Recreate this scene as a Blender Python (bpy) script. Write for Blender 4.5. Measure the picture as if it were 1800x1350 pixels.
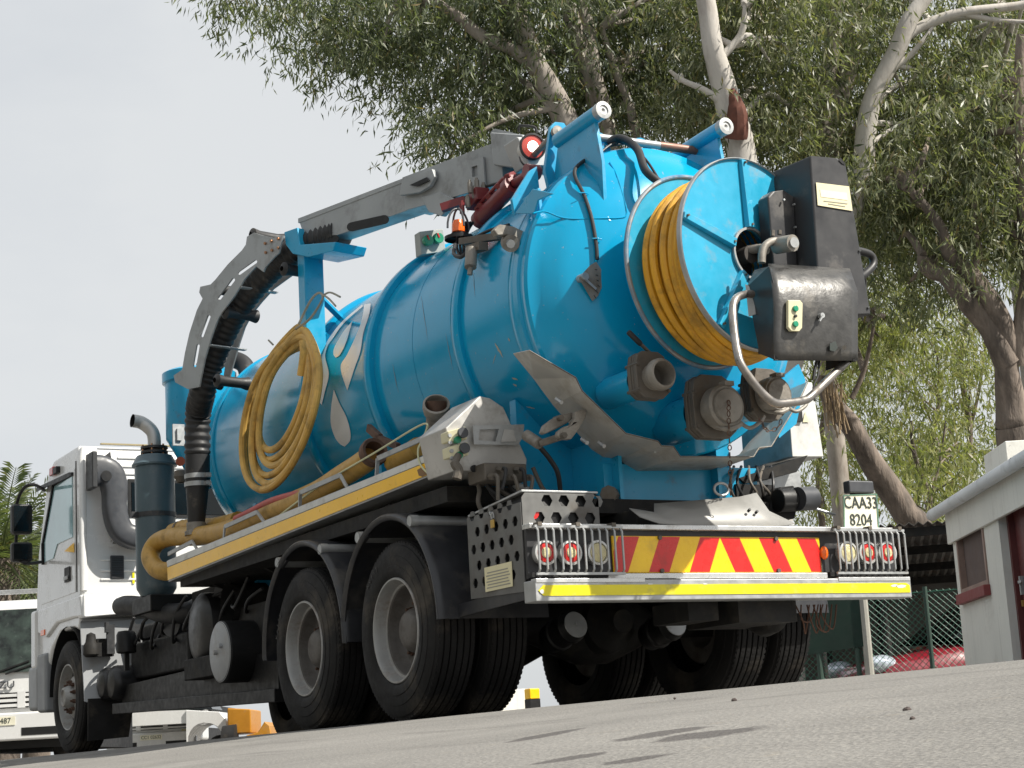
import bpy, math, random
import numpy as np
from mathutils import Vector, Matrix
from mathutils.geometry import tessellate_polygon
for o in list(bpy.data.objects): bpy.data.objects.remove(o, do_unlink=True)
SC = bpy.context.scene; COL = SC.collection
rnd = random.Random(7)
V = Vector
# ------------------------------------------------------------------ camera
CAM = V((-5.8789, -9.5262, -0.2061)); YAW, PIT, ROL, FPX = 0.5178, 0.2003, -0.0571, 3182.1
_f = V((math.sin(YAW)*math.cos(PIT), math.cos(YAW)*math.cos(PIT), math.sin(PIT)))
_r0 = V((math.cos(YAW), -math.sin(YAW), 0)); _u0 = _r0.cross(_f)
_r = math.cos(ROL)*_r0 + math.sin(ROL)*_u0; _u = -math.sin(ROL)*_r0 + math.cos(ROL)*_u0
cd = bpy.data.cameras.new('camera'); cam = bpy.data.objects.new('camera', cd); COL.objects.link(cam)
cd.sensor_width = 36; cd.lens = FPX/1800*36; cd.clip_start = .1; cd.clip_end = 2000
M = Matrix((_r, _u, -_f)).transposed().to_4x4(); M.translation = CAM; cam.matrix_world = M
SC.camera = cam
# ------------------------------------------------------------------ sky and sun
SUN = V((0.42, -0.56, 0.71)).normalized()
w = bpy.data.worlds.new('World'); SC.world = w; w.use_nodes = True
nt = w.node_tree; nt.nodes.clear()
out = nt.nodes.new('ShaderNodeOutputWorld'); bg = nt.nodes.new('ShaderNodeBackground')
sky = nt.nodes.new('ShaderNodeTexSky'); sky.sky_type = 'NISHITA'; sky.sun_disc = False
sky.sun_elevation = math.asin(SUN.z); sky.sun_rotation = math.atan2(SUN.x, SUN.y)
sky.air_density = 1.0; sky.dust_density = 3.0; sky.ozone_density = 1.0
mix = nt.nodes.new('ShaderNodeMix'); mix.data_type = 'RGBA'
tc = nt.nodes.new('ShaderNodeTexCoord'); mp = nt.nodes.new('ShaderNodeMapping'); mp.inputs['Scale'].default_value = (1, 1, 2.2)
no = nt.nodes.new('ShaderNodeTexNoise'); no.inputs['Scale'].default_value = 1.6; no.inputs['Detail'].default_value = 6; no.inputs['Roughness'].default_value = .55
rp = nt.nodes.new('ShaderNodeValToRGB'); rp.color_ramp.elements[0].position = .25; rp.color_ramp.elements[0].color = (.62,)*3+(1,); rp.color_ramp.elements[1].position = .6; rp.color_ramp.elements[1].color = (.97,)*3+(1,)
nt.links.new(tc.outputs['Generated'], mp.inputs[0]); nt.links.new(mp.outputs[0], no.inputs['Vector']); nt.links.new(no.outputs['Fac'], rp.inputs[0])
nt.links.new(rp.outputs[0], mix.inputs[0]); nt.links.new(sky.outputs[0], mix.inputs[6])
mix.inputs[7].default_value = (6.45, 6.65, 6.8, 1)          # thin bright cloud veil
nt.links.new(mix.outputs[2], bg.inputs[0]); bg.inputs[1].default_value = .083
nt.links.new(bg.outputs[0], out.inputs[0])
sd = bpy.data.lights.new('sun', 'SUN'); sd.energy = 5.0; sd.angle = math.radians(.6); sd.color = (1, .95, .86)
sun = bpy.data.objects.new('sun', sd); COL.objects.link(sun); sun.rotation_euler = SUN.to_track_quat('Z', 'Y').to_euler(); sun.location = (8, -8, 15)
SC.view_settings.view_transform = 'Standard'; SC.view_settings.look = 'None'; SC.view_settings.exposure = .5; SC.view_settings.gamma = 1
SC.view_settings.use_curve_mapping = False
# ------------------------------------------------------------------ helpers
def ray(px, py): return _f + _r*((px-900)/FPX) - _u*((py-675)/FPX)
def at(px, py, X=None, Y=None, Z=None, D=None):
    """point of the place seen at a spot of the photograph, on a known plane (X/Y/Z) or depth D"""
    d = ray(px, py)
    if X is not None: t = (X-CAM.x)/d.x
    elif Y is not None: t = (Y-CAM.y)/d.y
    elif Z is not None: t = (Z-CAM.z)/d.z
    else: t = D
    return CAM + d*t
def on_plane(px, py, p, n): d = ray(px, py); return CAM + d*((p-CAM).dot(n)/d.dot(n))
def on_cyl(px, py, R, x0, z0):
    d = ray(px, py); ox, oz = CAM.x-x0, CAM.z-z0
    a = d.x**2+d.z**2; b = ox*d.x+oz*d.z; c = ox*ox+oz*oz-R*R; q = max(b*b-a*c, 0)
    return CAM + d*((-b-math.sqrt(q))/a)
def basis(d):
    d = V(d).normalized(); a = V((0, 0, 1)) if abs(d.z) < .9 else V((1, 0, 0))
    u = a.cross(d).normalized(); return d, u, d.cross(u)
def smooth(pts, k=6, closed=False):
    P = [V(p) for p in pts]; n = len(P); o = []
    for i in range(n if closed else n-1):
        if closed: a, b, c, d = P[i-1], P[i], P[(i+1) % n], P[(i+2) % n]
        else: a, b, c, d = P[max(i-1, 0)], P[i], P[i+1], P[min(i+2, n-1)]
        for j in range(k):
            t = j/k
            o.append(.5*((2*b)+(c-a)*t+(2*a-5*b+4*c-d)*t*t+(3*b-a-3*c+d)*t**3))
    if not closed: o.append(P[-1])
    return o
class MB:
    def __init__(s): s.v = []; s.f = []
    def add(s, vs, fs):
        o = len(s.v); s.v += [tuple(v) for v in vs]; s.f += [tuple(i+o for i in q) for q in fs]; return s
    def hexa(s, p):   # 8 corners: bottom 4, top 4
        return s.add(p, [(0, 3, 2, 1), (4, 5, 6, 7), (0, 1, 5, 4), (1, 2, 6, 5), (2, 3, 7, 6), (3, 0, 4, 7)])
    def box(s, a, b):
        x0, y0, z0 = (min(a[i], b[i]) for i in range(3)); x1, y1, z1 = (max(a[i], b[i]) for i in range(3))
        return s.hexa([(x0, y0, z0), (x1, y0, z0), (x1, y1, z0), (x0, y1, z0), (x0, y0, z1), (x1, y0, z1), (x1, y1, z1), (x0, y1, z1)])
    def obox(s, c, sz, d=(0, 1, 0), up=(0, 0, 1)):   # box centred at c, sz=(side, along d, up)
        c = V(c); d = V(d).normalized(); u = V(up); r = d.cross(u).normalized(); u = r.cross(d)
        p = [c+r*(sx*sz[0]/2)+d*(sy*sz[1]/2)+u*(q*sz[2]/2) for q in (-1, 1) for sx, sy in ((-1, -1), (1, -1), (1, 1), (-1, 1))]
        return s.hexa(p)
    def bar(s, a, b, w, h=None, up=(0, 0, 1)):
        a = V(a); b = V(b); h = h or w
        if abs((b-a).normalized().dot(V(up))) > .97: up = (1, 0, 0)
        return s.obox((a+b)/2, (w, (b-a).length, h), b-a, up)
    def plate(s, outer, t, holes=()):   # polygon (with holes) pushed along vector t
        loops = [[V(p) for p in outer]]+[[V(p) for p in h] for h in holes]; t = V(t)
        flat = [p for l in loops for p in l]; n = len(flat)
        tri = tessellate_polygon(loops)
        fs = [tuple(q) for q in tri]+[tuple(i+n for i in reversed(q)) for q in tri]
        o = 0
        for l in loops:
            m = len(l)
            fs += [(o+i, o+(i+1) % m, n+o+(i+1) % m, n+o+i) for i in range(m)]; o += m
        return s.add(flat+[p+t for p in flat], fs)
    def tube(s, pts, r, n=12, caps=True, closed=False):
        P = [V(p) for p in pts]; m = len(P); R = r if isinstance(r, (list, tuple)) else [r]*m
        vs = []; prev = None
        for i in range(m):
            if closed: d = P[(i+1) % m]-P[i-1]
            else: d = P[min(i+1, m-1)]-P[max(i-1, 0)]
            d.normalize()
            if prev is None: _, u, _w = basis(d)
            else:
                u = prev-d*prev.dot(d)
                u = u.normalized() if u.length > 1e-6 else basis(d)[1]
            prev = u; wv = d.cross(u)
            for k in range(n):
                a = 2*math.pi*k/n; vs.append(P[i]+(u*math.cos(a)+wv*math.sin(a))*R[i])
        fs = []
        for i in range(m if closed else m-1):
            j = (i+1) % m
            for k in range(n): fs.append((i*n+k, i*n+(k+1) % n, j*n+(k+1) % n, j*n+k))
        if caps and not closed: fs += [tuple(range(n))[::-1], tuple((m-1)*n+k for k in range(n))]
        return s.add(vs, fs)
    def lathe(s, prof, o, d, n=32, a0=0, a1=2*math.pi, ref=None):   # prof (t along d, radius)
        o = V(o); d, u, wv = basis(d)
        if ref is not None: u = (V(ref)-d*V(ref).dot(d)).normalized(); wv = d.cross(u)
        full = abs(a1-a0-2*math.pi) < 1e-6; k = n if full else n+1; vs = []; fs = []
        for t, r in prof:
            for i in range(k):
                a = a0+(a1-a0)*i/n; vs.append(o+d*t+(u*math.cos(a)+wv*math.sin(a))*max(r, 1e-4))
        for j in range(len(prof)-1):
            for i in range(n):
                i2 = (i+1) % k; fs.append((j*k+i, j*k+i2, (j+1)*k+i2, (j+1)*k+i))
        return s.add(vs, fs)
    def cyl(s, a, b, r, n=20, r2=None):
        a = V(a); b = V(b); L = (b-a).length; r2 = r if r2 is None else r2
        return s.lathe([(0, 0), (0, r), (L, r2), (L, 0)], a, b-a, n)
    def grid(s, rows):
        m = len(rows[0]); vs = [p for q in rows for p in q]
        return s.add(vs, [(j*m+i, j*m+i+1, (j+1)*m+i+1, (j+1)*m+i) for j in range(len(rows)-1) for i in range(m-1)])
    def sphere(s, c, r, n=12, sq=(1, 1, 1)):
        o = len(s.v); s.lathe([(-r*math.cos(math.pi*i/n), r*math.sin(math.pi*i/n)) for i in range(n+1)], (0, 0, 0), (0, 0, 1), n*2)
        for i in range(o, len(s.v)): s.v[i] = tuple(c[k]+s.v[i][k]*sq[k] for k in range(3))
        return s
    def mesh(s, name, ang=35, fix=True):
        me = bpy.data.meshes.new(name); me.from_pydata(s.v, [], s.f); me.validate()
        if fix:
            import bmesh
            bm = bmesh.new(); bm.from_mesh(me); bmesh.ops.remove_doubles(bm, verts=bm.verts, dist=2e-5)
            bmesh.ops.recalc_face_normals(bm, faces=bm.faces); bm.to_mesh(me); bm.free()
        if ang: me.shade_smooth(); me.set_sharp_from_angle(angle=math.radians(ang))
        return me
def obj(name, mb, mat, parent=None, bevel=0, ang=35, loc=None, rot=None, seg=2, fix=True):
    me = mb.mesh(name, ang, fix) if isinstance(mb, MB) else mb
    if mat is not None and not len(me.materials): me.materials.append(mat)
    o = bpy.data.objects.new(name, me); COL.objects.link(o)
    if parent: o.parent = parent
    if loc is not None: o.location = loc
    if rot is not None: o.rotation_euler = rot
    if bevel:
        b = o.modifiers.new('bevel', 'BEVEL'); b.width = bevel; b.segments = seg; b.limit_method = 'ANGLE'; b.angle_limit = math.radians(40); b.harden_normals = True
    return o
def empty(name, parent=None, loc=(0, 0, 0), rot=None):
    o = bpy.data.objects.new(name, None); COL.objects.link(o); o.location = loc; o.empty_display_size = .1
    if rot: o.rotation_euler = rot
    if parent: o.parent = parent
    return o
def tag(o, label=None, cat=None, group=None, kind=None):
    for k, v in (('label', label), ('category', cat), ('group', group), ('kind', kind)):
        if v: o[k] = v
    return o
def copy_tree(o, parent=None):
    c = o.copy(); COL.objects.link(c); c.parent = parent
    for ch in list(o.children): copy_tree(ch, c)
    return c
def text(name, s, size, o, right, up, mat, parent=None, ext=.002, align='CENTER', sx=1):
    cu = bpy.data.curves.new(name, 'FONT'); cu.body = s; cu.size = size; cu.extrude = ext; cu.align_x = align; cu.align_y = 'CENTER'; cu.resolution_u = 3
    t = bpy.data.objects.new(name+'_tmp', cu); COL.objects.link(t)
    dg = bpy.context.evaluated_depsgraph_get(); me = bpy.data.meshes.new_from_object(t.evaluated_get(dg)); bpy.data.objects.remove(t)
    r = V(right).normalized(); u = V(up); u = (u-r*u.dot(r)).normalized(); n = r.cross(u)
    me.transform(Matrix.Translation(V(o)) @ Matrix((r*sx, u, n)).transposed().to_4x4())
    me.materials.clear(); me.materials.append(mat)
    ob = bpy.data.objects.new(name, me); COL.objects.link(ob); ob.parent = parent
    return ob
# ------------------------------------------------------------------ materials
def srgb(*c):
    return tuple(((x/255)/12.92 if x/255 <= .04045 else ((x/255+.055)/1.055)**2.4) for x in c)
def mat(name, col, rough=.5, metal=0, coat=0, var=.12, vs=3., dirt=None, bump=None, spec=.5, stretch=None, rvar=.1, streak=None):
    """col linear base; var = light/dark mottling; dirt = (colour, amount 0-1, scale); bump = (strength, scale)"""
    m = bpy.data.materials.new(name); m.use_nodes = True; t = m.node_tree; N = t.nodes; L = t.links
    b = N['Principled BSDF']; b.inputs['Metallic'].default_value = metal; b.inputs['Coat Weight'].default_value = coat; b.inputs['Coat Roughness'].default_value = .06
    b.inputs['Specular IOR Level'].default_value = spec
    tc = N.new('ShaderNodeTexCoord'); vec = tc.outputs['Object']
    if stretch:
        mp = N.new('ShaderNodeMapping'); mp.inputs['Scale'].default_value = stretch; L.new(vec, mp.inputs[0]); vec = mp.outputs[0]
    def noise(sc, det=5, ro=.6):
        n = N.new('ShaderNodeTexNoise'); n.inputs['Scale'].default_value = sc; n.inputs['Detail'].default_value = det; n.inputs['Roughness'].default_value = ro; L.new(vec, n.inputs['Vector']); return n.outputs['Fac']
    def rng(x, a, b_, c=0., d=1.):
        r = N.new('ShaderNodeMapRange'); r.inputs[1].default_value = a; r.inputs[2].default_value = b_; r.inputs[3].default_value = c; r.inputs[4].default_value = d; L.new(x, r.inputs[0]); return r.outputs[0]
    def mixc(f, a, c):
        x = N.new('ShaderNodeMix'); x.data_type = 'RGBA'
        if isinstance(f, (int, float)): x.inputs[0].default_value = f
        else: L.new(f, x.inputs[0])
        for i, q in ((6, a), (7, c)):
            if isinstance(q, tuple): x.inputs[i].default_value = q[:3]+(1,)
            else: L.new(q, x.inputs[i])
        return x.outputs[2]
    n1 = noise(vs)
    c = mixc(rng(n1, .3, .7), tuple(q*(1-var) for q in col), tuple(min(q*(1+var), 1) for q in col))
    rr = rng(noise(vs*4), .3, .7, max(rough-rvar, .02), min(rough+rvar, 1))
    if dirt:
        dcol, amt, dsc = dirt
        f = rng(noise(dsc, 8, .68), .62-.35*amt, .78-.2*amt, 0, min(1, .35+amt))
        c = mixc(f, c, dcol)
        x = N.new('ShaderNodeMix'); L.new(f, x.inputs[0]); L.new(rr, x.inputs[2]); x.inputs[3].default_value = .85; rr = x.outputs[0]
        if metal:
            y = N.new('ShaderNodeMix'); L.new(f, y.inputs[0]); y.inputs[2].default_value = metal; y.inputs[3].default_value = 0; L.new(y.outputs[0], b.inputs['Metallic'])
    if streak:      # run-off streaks and dusty film, drawn out down the surface
        mp = N.new('ShaderNodeMapping'); mp.inputs['Scale'].default_value = (9, 9, .55); L.new(tc.outputs['Object'], mp.inputs[0])
        n = N.new('ShaderNodeTexNoise'); n.inputs['Scale'].default_value = 1.6; n.inputs['Detail'].default_value = 7; n.inputs['Roughness'].default_value = .65; L.new(mp.outputs[0], n.inputs[0])
        c = mixc(rng(n.outputs['Fac'], .54, .80, 0, streak[1]), c, streak[0])
        n = N.new('ShaderNodeTexNoise'); n.inputs['Scale'].default_value = 38; n.inputs['Detail'].default_value = 3; L.new(tc.outputs['Object'], n.inputs[0])
        c = mixc(rng(n.outputs['Fac'], .70, .74, 0, .55), c, (.30, .33, .33))
    L.new(c, b.inputs['Base Color']); L.new(rr, b.inputs['Roughness'])
    if bump:
        bp = N.new('ShaderNodeBump'); bp.inputs['Strength'].default_value = bump[0]; bp.inputs['Distance'].default_value = .01; L.new(noise(bump[1], 4), bp.inputs['Height']); L.new(bp.outputs[0], b.inputs['Normal'])
    return m
def glow(name, col, e):
    m = mat(name, col, .3, var=.02); b = m.node_tree.nodes['Principled BSDF']; b.inputs['Emission Color'].default_value = col+(1,); b.inputs['Emission Strength'].default_value = e; return m
DUST = (.26, .22, .17); GREASE = (.02, .018, .016); RUST = (.16, .06, .025)
BLUE = (.003, .312, .545)
m_blue = mat('tank_blue_paint', BLUE, .17, 0, .06, .07, 1.2, None, (.05, 2.2), rvar=.05, spec=.34, streak=((.03, .20, .31), .22))
m_blue2 = mat('blue_paint_worn', (.006, .305, .53), .35, 0, .25, .1, 3, (RUST, .12, 9), (.06, 8))
m_reel = mat('reel_blue_paint', (.02, .335, .53), .38, 0, .2, .1, 4, ((.25, .26, .25), .22, 7), (.05, 8))
m_white = mat('cab_white_paint', (.68, .68, .67), .25, 0, .5, .03, 1.5, ((.45, .42, .36), .1, 4))
m_grey_plastic = mat('grey_plastic', (.050, .053, .060), .45, 0, 0, .1, 6)
m_dark_plastic = mat('dark_plastic', (.028, .029, .031), .5, 0, 0, .2, 6, (DUST, .1, 6))
m_guard = mat('mudguard_plastic', (.026, .027, .031), .40, 0, 0, .2, 3, ((.11, .10, .085), .3, 4), (.12, 14))
m_rubber = mat('tyre_rubber', (.016, .0155, .0155), .72, 0, 0, .3, 5, ((.13, .11, .085), .26, 2.6), (.15, 30), spec=.25)
m_hose_black = mat('black_hose', (.018, .018, .019), .55, 0, 0, .2, 6, (DUST, .08, 6))
m_black = mat('black_steel', (.011, .011, .0115), .5, 0, 0, .2, 4, ((.035, .03, .025), .12, 5), (.08, 12), spec=.35)
m_black_satin = mat('black_cover_paint', (.03, .03, .032), .42, 0, 0, .12, 2, ((.2, .18, .16), .1, 4), (.05, 6))
m_dented = mat('dented_steel', (.085, .083, .08), .36, .45, 0, .35, 5, ((.16, .14, .11), .15, 6), (.55, 9))
m_chassis = mat('chassis_grime', (.014, .0135, .013), .7, 0, 0, .3, 4, ((.05, .044, .035), .35, 7), (.2, 12), spec=.3)
m_steel = mat('stainless_steel', (.50, .49, .47), .45, .55, 0, .16, 3, ((.21, .18, .145), .35, 5), (.06, 9), stretch=(1, 1, 1))
m_galv = mat('galvanised_steel', (.42, .43, .43), .48, .7, 0, .15, 8, ((.22, .2, .17), .25, 6), (.08, 14))
m_alu = mat('aluminium_grey', (.35, .37, .38), .42, .6, 0, .1, 3, ((.2, .19, .17), .18, 5))
m_boom = mat('boom_grey_paint', (.33, .345, .35), .4, .2, 0, .12, 2.5, ((.13, .125, .115), .3, 4), (.08, 7))
m_rim = mat('rim_silver', (.36, .36, .35), .45, .35, 0, .15, 6, ((.17, .13, .10), .42, 6), (.06, 14))
m_valve = mat('cast_valve_dirty', (.125, .11, .092), .62, .25, 0, .25, 9, ((.10, .075, .05), .35, 9), (.35, 22))
m_cast = mat('cast_alu_cap', (.26, .24, .21), .58, .35, 0, .25, 9, ((.10, .08, .06), .4, 8), (.3, 20))
m_yhose = mat('yellow_hose', srgb(212, 156, 36), .48, 0, 0, .2, 4, ((.13, .085, .03), .42, 6), (.08, 30))
m_yhose_pale = mat('yellow_hose_faded', srgb(204, 164, 84), .55, 0, 0, .2, 4, ((.16, .11, .05), .38, 6), (.08, 30))
m_ypipe = mat('yellow_suction_hose', srgb(182, 142, 62), .5, 0, 0, .2, 6, ((.12, .085, .045), .35, 6), (.1, 25))
m_red = mat('red_hydraulic', (.17, .018, .02), .42, 0, .1, .15, 5, (GREASE, .2, 8))
m_redhose = mat('red_hose', (.42, .06, .045), .5, 0, 0, .1, 5, (DUST, .2, 6))
m_tape_y = mat('yellow_reflective', srgb(224, 210, 16), .34, 0, .3, .1, 6, ((.28, .25, .14), .22, 9))
m_tape_o = mat('amber_reflective', srgb(252, 194, 10), .35, 0, .2, .06, 6, ((.38, .27, .12), .12, 9))
m_chev_r = mat('chevron_red', srgb(206, 30, 24), .3, 0, .4, .1, 6, ((.12, .05, .03), .14, 8))
m_chev_y = mat('chevron_yellow', srgb(252, 200, 8), .3, 0, .4, .1, 6, ((.25, .18, .07), .14, 8))
m_chrome = mat('tail_frame_alu', (.66, .66, .65), .3, .7, 0, .08, 5, ((.2, .18, .15), .22, 7))
m_lamp_red = mat('lamp_red', srgb(190, 30, 28), .18, 0, .6, .15, 20)
m_lamp_amber = mat('lamp_amber', srgb(240, 105, 20), .2, 0, .6, .1, 20)
m_lamp_clear = mat('lamp_clear', srgb(205, 195, 150), .2, 0, .6, .15, 40, bump=(.6, 60))
m_lamp_white = mat('lamp_rim', (.62, .62, .6), .3, .5)
m_lit = glow('lit_lamp', (1, .75, .7), 3.0)
m_beige = mat('switch_box_beige', srgb(208, 202, 168), .5, 0, 0, .06, 6, (DUST, .18, 8))
m_green = mat('green_button', srgb(20, 135, 100), .3, 0, .3, .1, 10)
m_plaque = mat('paper_plate', srgb(222, 214, 176), .5, 0, 0, .05, 6)
m_platewhite = mat('plate_white', srgb(226, 222, 200), .4, 0, 0, .05, 6, ((.45, .4, .3), .2, 10))
m_ink = mat('ink', (.03, .04, .035), .5)
m_inkfaint = mat('faint_ink', (.32, .31, .26), .6)
m_glass = mat('window_glass', (.32, .52, .55), .1, 0, .6, .2, 1.5)
m_glass_dark = mat('dark_glass', (.008, .010, .011), .06, 0, 0, .3, 2, spec=.35)
m_decal = mat('decal_white', (.74, .75, .76), .35, 0, .3, .05, 3, ((.5, .5, .5), .06, 5))
m_screen = mat('truck_windscreen', (.022, .032, .026), .04, 0, 0, .9, 5, ((.10, .12, .11), .16, 9), spec=.5)  # green mottling paints tree reflections into the glass colour
m_brass = mat('padlock_brass', (.55, .36, .10), .35, .8)
m_rope = mat('frayed_rope', (.32, .31, .26), .8, 0, 0, .2, 20)
m_copper = mat('copper_bolt', (.42, .22, .12), .45, .8)
# ================================================================== ground
def gz(x, y):
    c = -1.33; u = c-x
    z = 0. if u <= 0 else -.095*(math.sqrt(u*u+.35**2)-.35)
    if u > 6: z = -.095*(math.sqrt(36+.35**2)-.35)
    return z
xs = [-400, -120, -40, -20, -12, -9, -7.33]+[-7+.1*i for i in range(62)]+[-.8+.3*i for i in range(14)]+[4, 6, 10, 16, 26, 40, 80, 160, 400]
ys = [-400, -100, -40, -20, -14]+[-12+.6*i for i in range(44)]+[15, 18, 24, 32, 44, 60, 100, 200, 400]
rows = [[(x, y, gz(x, y)+(.006*math.sin(x*1.7+y*.9)+.004*math.sin(y*2.3-x*.6))*(1 if -7 < x < -1.9 and -12 < y < 15 else 0)) for x in xs] for y in ys]
def ground_hit(px, py):
    d = ray(px, py); lo, hi = .5, 14.
    for i in range(600):
        tt = .5+i*.03; p = CAM+d*tt
        if p.z < gz(p.x, p.y): return p
    return CAM+d*9
def ground_mat():
    m = bpy.data.materials.new('worn_asphalt'); m.use_nodes = True; t = m.node_tree; N = t.nodes; L = t.links; b = N['Principled BSDF']; b.inputs['Roughness'].default_value = .92; b.inputs['Specular IOR Level'].default_value = .2
    tc = N.new('ShaderNodeTexCoord')
    def noise(s, d=6, r=.6, sc=None):
        n = N.new('ShaderNodeTexNoise'); n.inputs['Scale'].default_value = s; n.inputs['Detail'].default_value = d; n.inputs['Roughness'].default_value = r
        if sc: mp = N.new('ShaderNodeMapping'); mp.inputs['Scale'].default_value = sc; mp.inputs['Rotation'].default_value = (0, 0, .12); L.new(tc.outputs['Object'], mp.inputs[0]); L.new(mp.outputs[0], n.inputs[0])
        else: L.new(tc.outputs['Object'], n.inputs[0])
        return n.outputs['Fac']
    def ramp(x, p0, c0, p1, c1):
        r = N.new('ShaderNodeValToRGB'); e = r.color_ramp.elements; e[0].position = p0; e[0].color = c0+(1,); e[1].position = p1; e[1].color = c1+(1,); L.new(x, r.inputs[0]); return r.outputs[0]
    def mx(f, a, c, mode='MIX'):
        x = N.new('ShaderNodeMix'); x.data_type = 'RGBA'; x.blend_type = mode
        if isinstance(f, float): x.inputs[0].default_value = f
        else: L.new(f, x.inputs[0])
        for i, q in ((6, a), (7, c)):
            if isinstance(q, tuple): x.inputs[i].default_value = q+(1,)
            else: L.new(q, x.inputs[i])
        return x.outputs[2]
    c = ramp(noise(.9), .3, (.160, .155, .147), .7, (.232, .224, .211))
    c = mx(ramp(noise(110, 4, .7), .50, (0, 0, 0), .66, (.7, .7, .7)), c, (.33, .315, .285))
    c = mx(ramp(noise(60, 5, .75), .58, (0, 0, 0), .70, (.6, .6, .6)), c, (.12, .115, .11))
    vo = N.new('ShaderNodeTexVoronoi'); vo.inputs['Scale'].default_value = 75; L.new(tc.outputs['Object'], vo.inputs['Vector'])
    c = mx(ramp(vo.outputs['Distance'], .10, (.6, .6, .6), .25, (0, 0, 0)), c, (.15, .14, .13))
    c = mx(ramp(noise(2.2, 8, .7, (1.6, .22, 1)), .55, (0, 0, 0), .70, (.6, .6, .6)), c, (.105, .10, .096))
    c = mx(ramp(noise(8.0, 7, .7), .62, (0, 0, 0), .75, (.5, .5, .5)), c, (.30, .26, .20))
    for (xa, ya), (xb, yb_), hw in (((902, 1312), (1012, 1287), .075), ((1088, 1308), (1246, 1280), .09), ((1170, 1307), (1330, 1279), .13), ((940, 1345), (1060, 1324), .06), ((1062, 1344), (1170, 1323), .06)):   # leaf shadows painted into the asphalt colour as soft dark patches
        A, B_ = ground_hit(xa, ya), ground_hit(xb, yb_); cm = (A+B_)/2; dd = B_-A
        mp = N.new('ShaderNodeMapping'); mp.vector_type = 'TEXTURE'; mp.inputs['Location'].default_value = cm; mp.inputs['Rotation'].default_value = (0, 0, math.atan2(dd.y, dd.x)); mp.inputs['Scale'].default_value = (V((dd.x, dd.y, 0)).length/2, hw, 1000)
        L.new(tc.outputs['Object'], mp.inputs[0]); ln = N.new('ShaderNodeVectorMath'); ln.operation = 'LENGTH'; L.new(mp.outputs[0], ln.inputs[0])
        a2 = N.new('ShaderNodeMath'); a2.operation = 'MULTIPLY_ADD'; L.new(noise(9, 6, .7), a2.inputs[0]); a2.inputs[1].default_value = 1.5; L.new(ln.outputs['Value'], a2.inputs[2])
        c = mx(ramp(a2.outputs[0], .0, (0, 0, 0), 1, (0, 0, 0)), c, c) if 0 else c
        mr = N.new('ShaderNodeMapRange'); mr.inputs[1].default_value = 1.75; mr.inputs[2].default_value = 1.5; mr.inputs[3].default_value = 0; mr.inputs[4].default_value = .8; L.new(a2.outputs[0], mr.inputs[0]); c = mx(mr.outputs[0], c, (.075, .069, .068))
    L.new(c, b.inputs['Base Color'])
    ad = N.new('ShaderNodeMath'); ad.operation = 'ADD'; L.new(noise(130, 3), ad.inputs[0]); L.new(vo.outputs['Distance'], ad.inputs[1])
    bp = N.new('ShaderNodeBump'); bp.inputs['Strength'].default_value = .5; bp.inputs['Distance'].default_value = .006; L.new(ad.outputs[0], bp.inputs['Height']); L.new(bp.outputs[0], b.inputs['Normal'])
    return m
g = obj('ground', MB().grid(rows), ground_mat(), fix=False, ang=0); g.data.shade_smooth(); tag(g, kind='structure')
# ================================================================== trees
rng = np.random.default_rng(11)
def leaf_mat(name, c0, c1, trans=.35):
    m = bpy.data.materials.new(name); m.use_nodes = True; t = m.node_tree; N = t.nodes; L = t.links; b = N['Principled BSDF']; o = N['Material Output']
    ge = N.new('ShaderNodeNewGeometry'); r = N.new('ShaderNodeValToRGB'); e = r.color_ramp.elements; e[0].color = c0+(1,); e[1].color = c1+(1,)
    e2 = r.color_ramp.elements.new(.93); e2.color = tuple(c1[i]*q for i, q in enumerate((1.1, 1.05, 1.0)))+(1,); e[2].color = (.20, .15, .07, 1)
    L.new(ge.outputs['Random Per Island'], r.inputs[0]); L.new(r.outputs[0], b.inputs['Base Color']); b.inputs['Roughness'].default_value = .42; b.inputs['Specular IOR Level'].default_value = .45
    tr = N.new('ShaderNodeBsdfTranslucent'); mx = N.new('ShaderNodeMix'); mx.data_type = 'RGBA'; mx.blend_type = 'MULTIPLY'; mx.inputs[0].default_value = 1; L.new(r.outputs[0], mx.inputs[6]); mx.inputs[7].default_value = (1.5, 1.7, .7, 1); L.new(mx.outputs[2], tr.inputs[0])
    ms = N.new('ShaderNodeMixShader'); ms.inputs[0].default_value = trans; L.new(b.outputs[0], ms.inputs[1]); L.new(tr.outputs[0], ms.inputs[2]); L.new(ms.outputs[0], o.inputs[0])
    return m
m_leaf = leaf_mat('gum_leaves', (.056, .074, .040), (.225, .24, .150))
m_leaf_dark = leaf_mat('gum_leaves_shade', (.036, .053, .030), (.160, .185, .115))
m_leaf_y = leaf_mat('gum_leaves_fresh', (.078, .098, .036), (.24, .25, .115), .42)
m_bark = mat('gum_bark_pale', (.30, .265, .23), .8, 0, 0, .2, 2.5, ((.13, .095, .075), .42, 3.5), (.3, 8), stretch=(1, 1, .35))
m_bark_white = mat('gum_bark_white', (.46, .43, .39), .75, 0, 0, .15, 2.5, ((.24, .20, .17), .3, 3), (.25, 8), stretch=(1, 1, .35))
m_bark_dark = mat('gum_bark_rough', (.20, .16, .13), .85, 0, 0, .45, 4, ((.045, .036, .030), .6, 2.6), (.9, 9), stretch=(1, 1, .25))
for q_ in (m_bark, m_bark_white, m_bark_dark):
    for n_ in q_.node_tree.nodes:
        if n_.type == 'BUMP': n_.inputs['Distance'].default_value = .05
def inside(px, py, poly):
    c = False; n = len(poly)
    for i in range(n):
        (x0, y0), (x1, y1) = poly[i], poly[i-1]
        if (y0 > py) != (y1 > py) and px < (x1-x0)*(py-y0)/(y1-y0)+x0: c = not c
    return c
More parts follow.
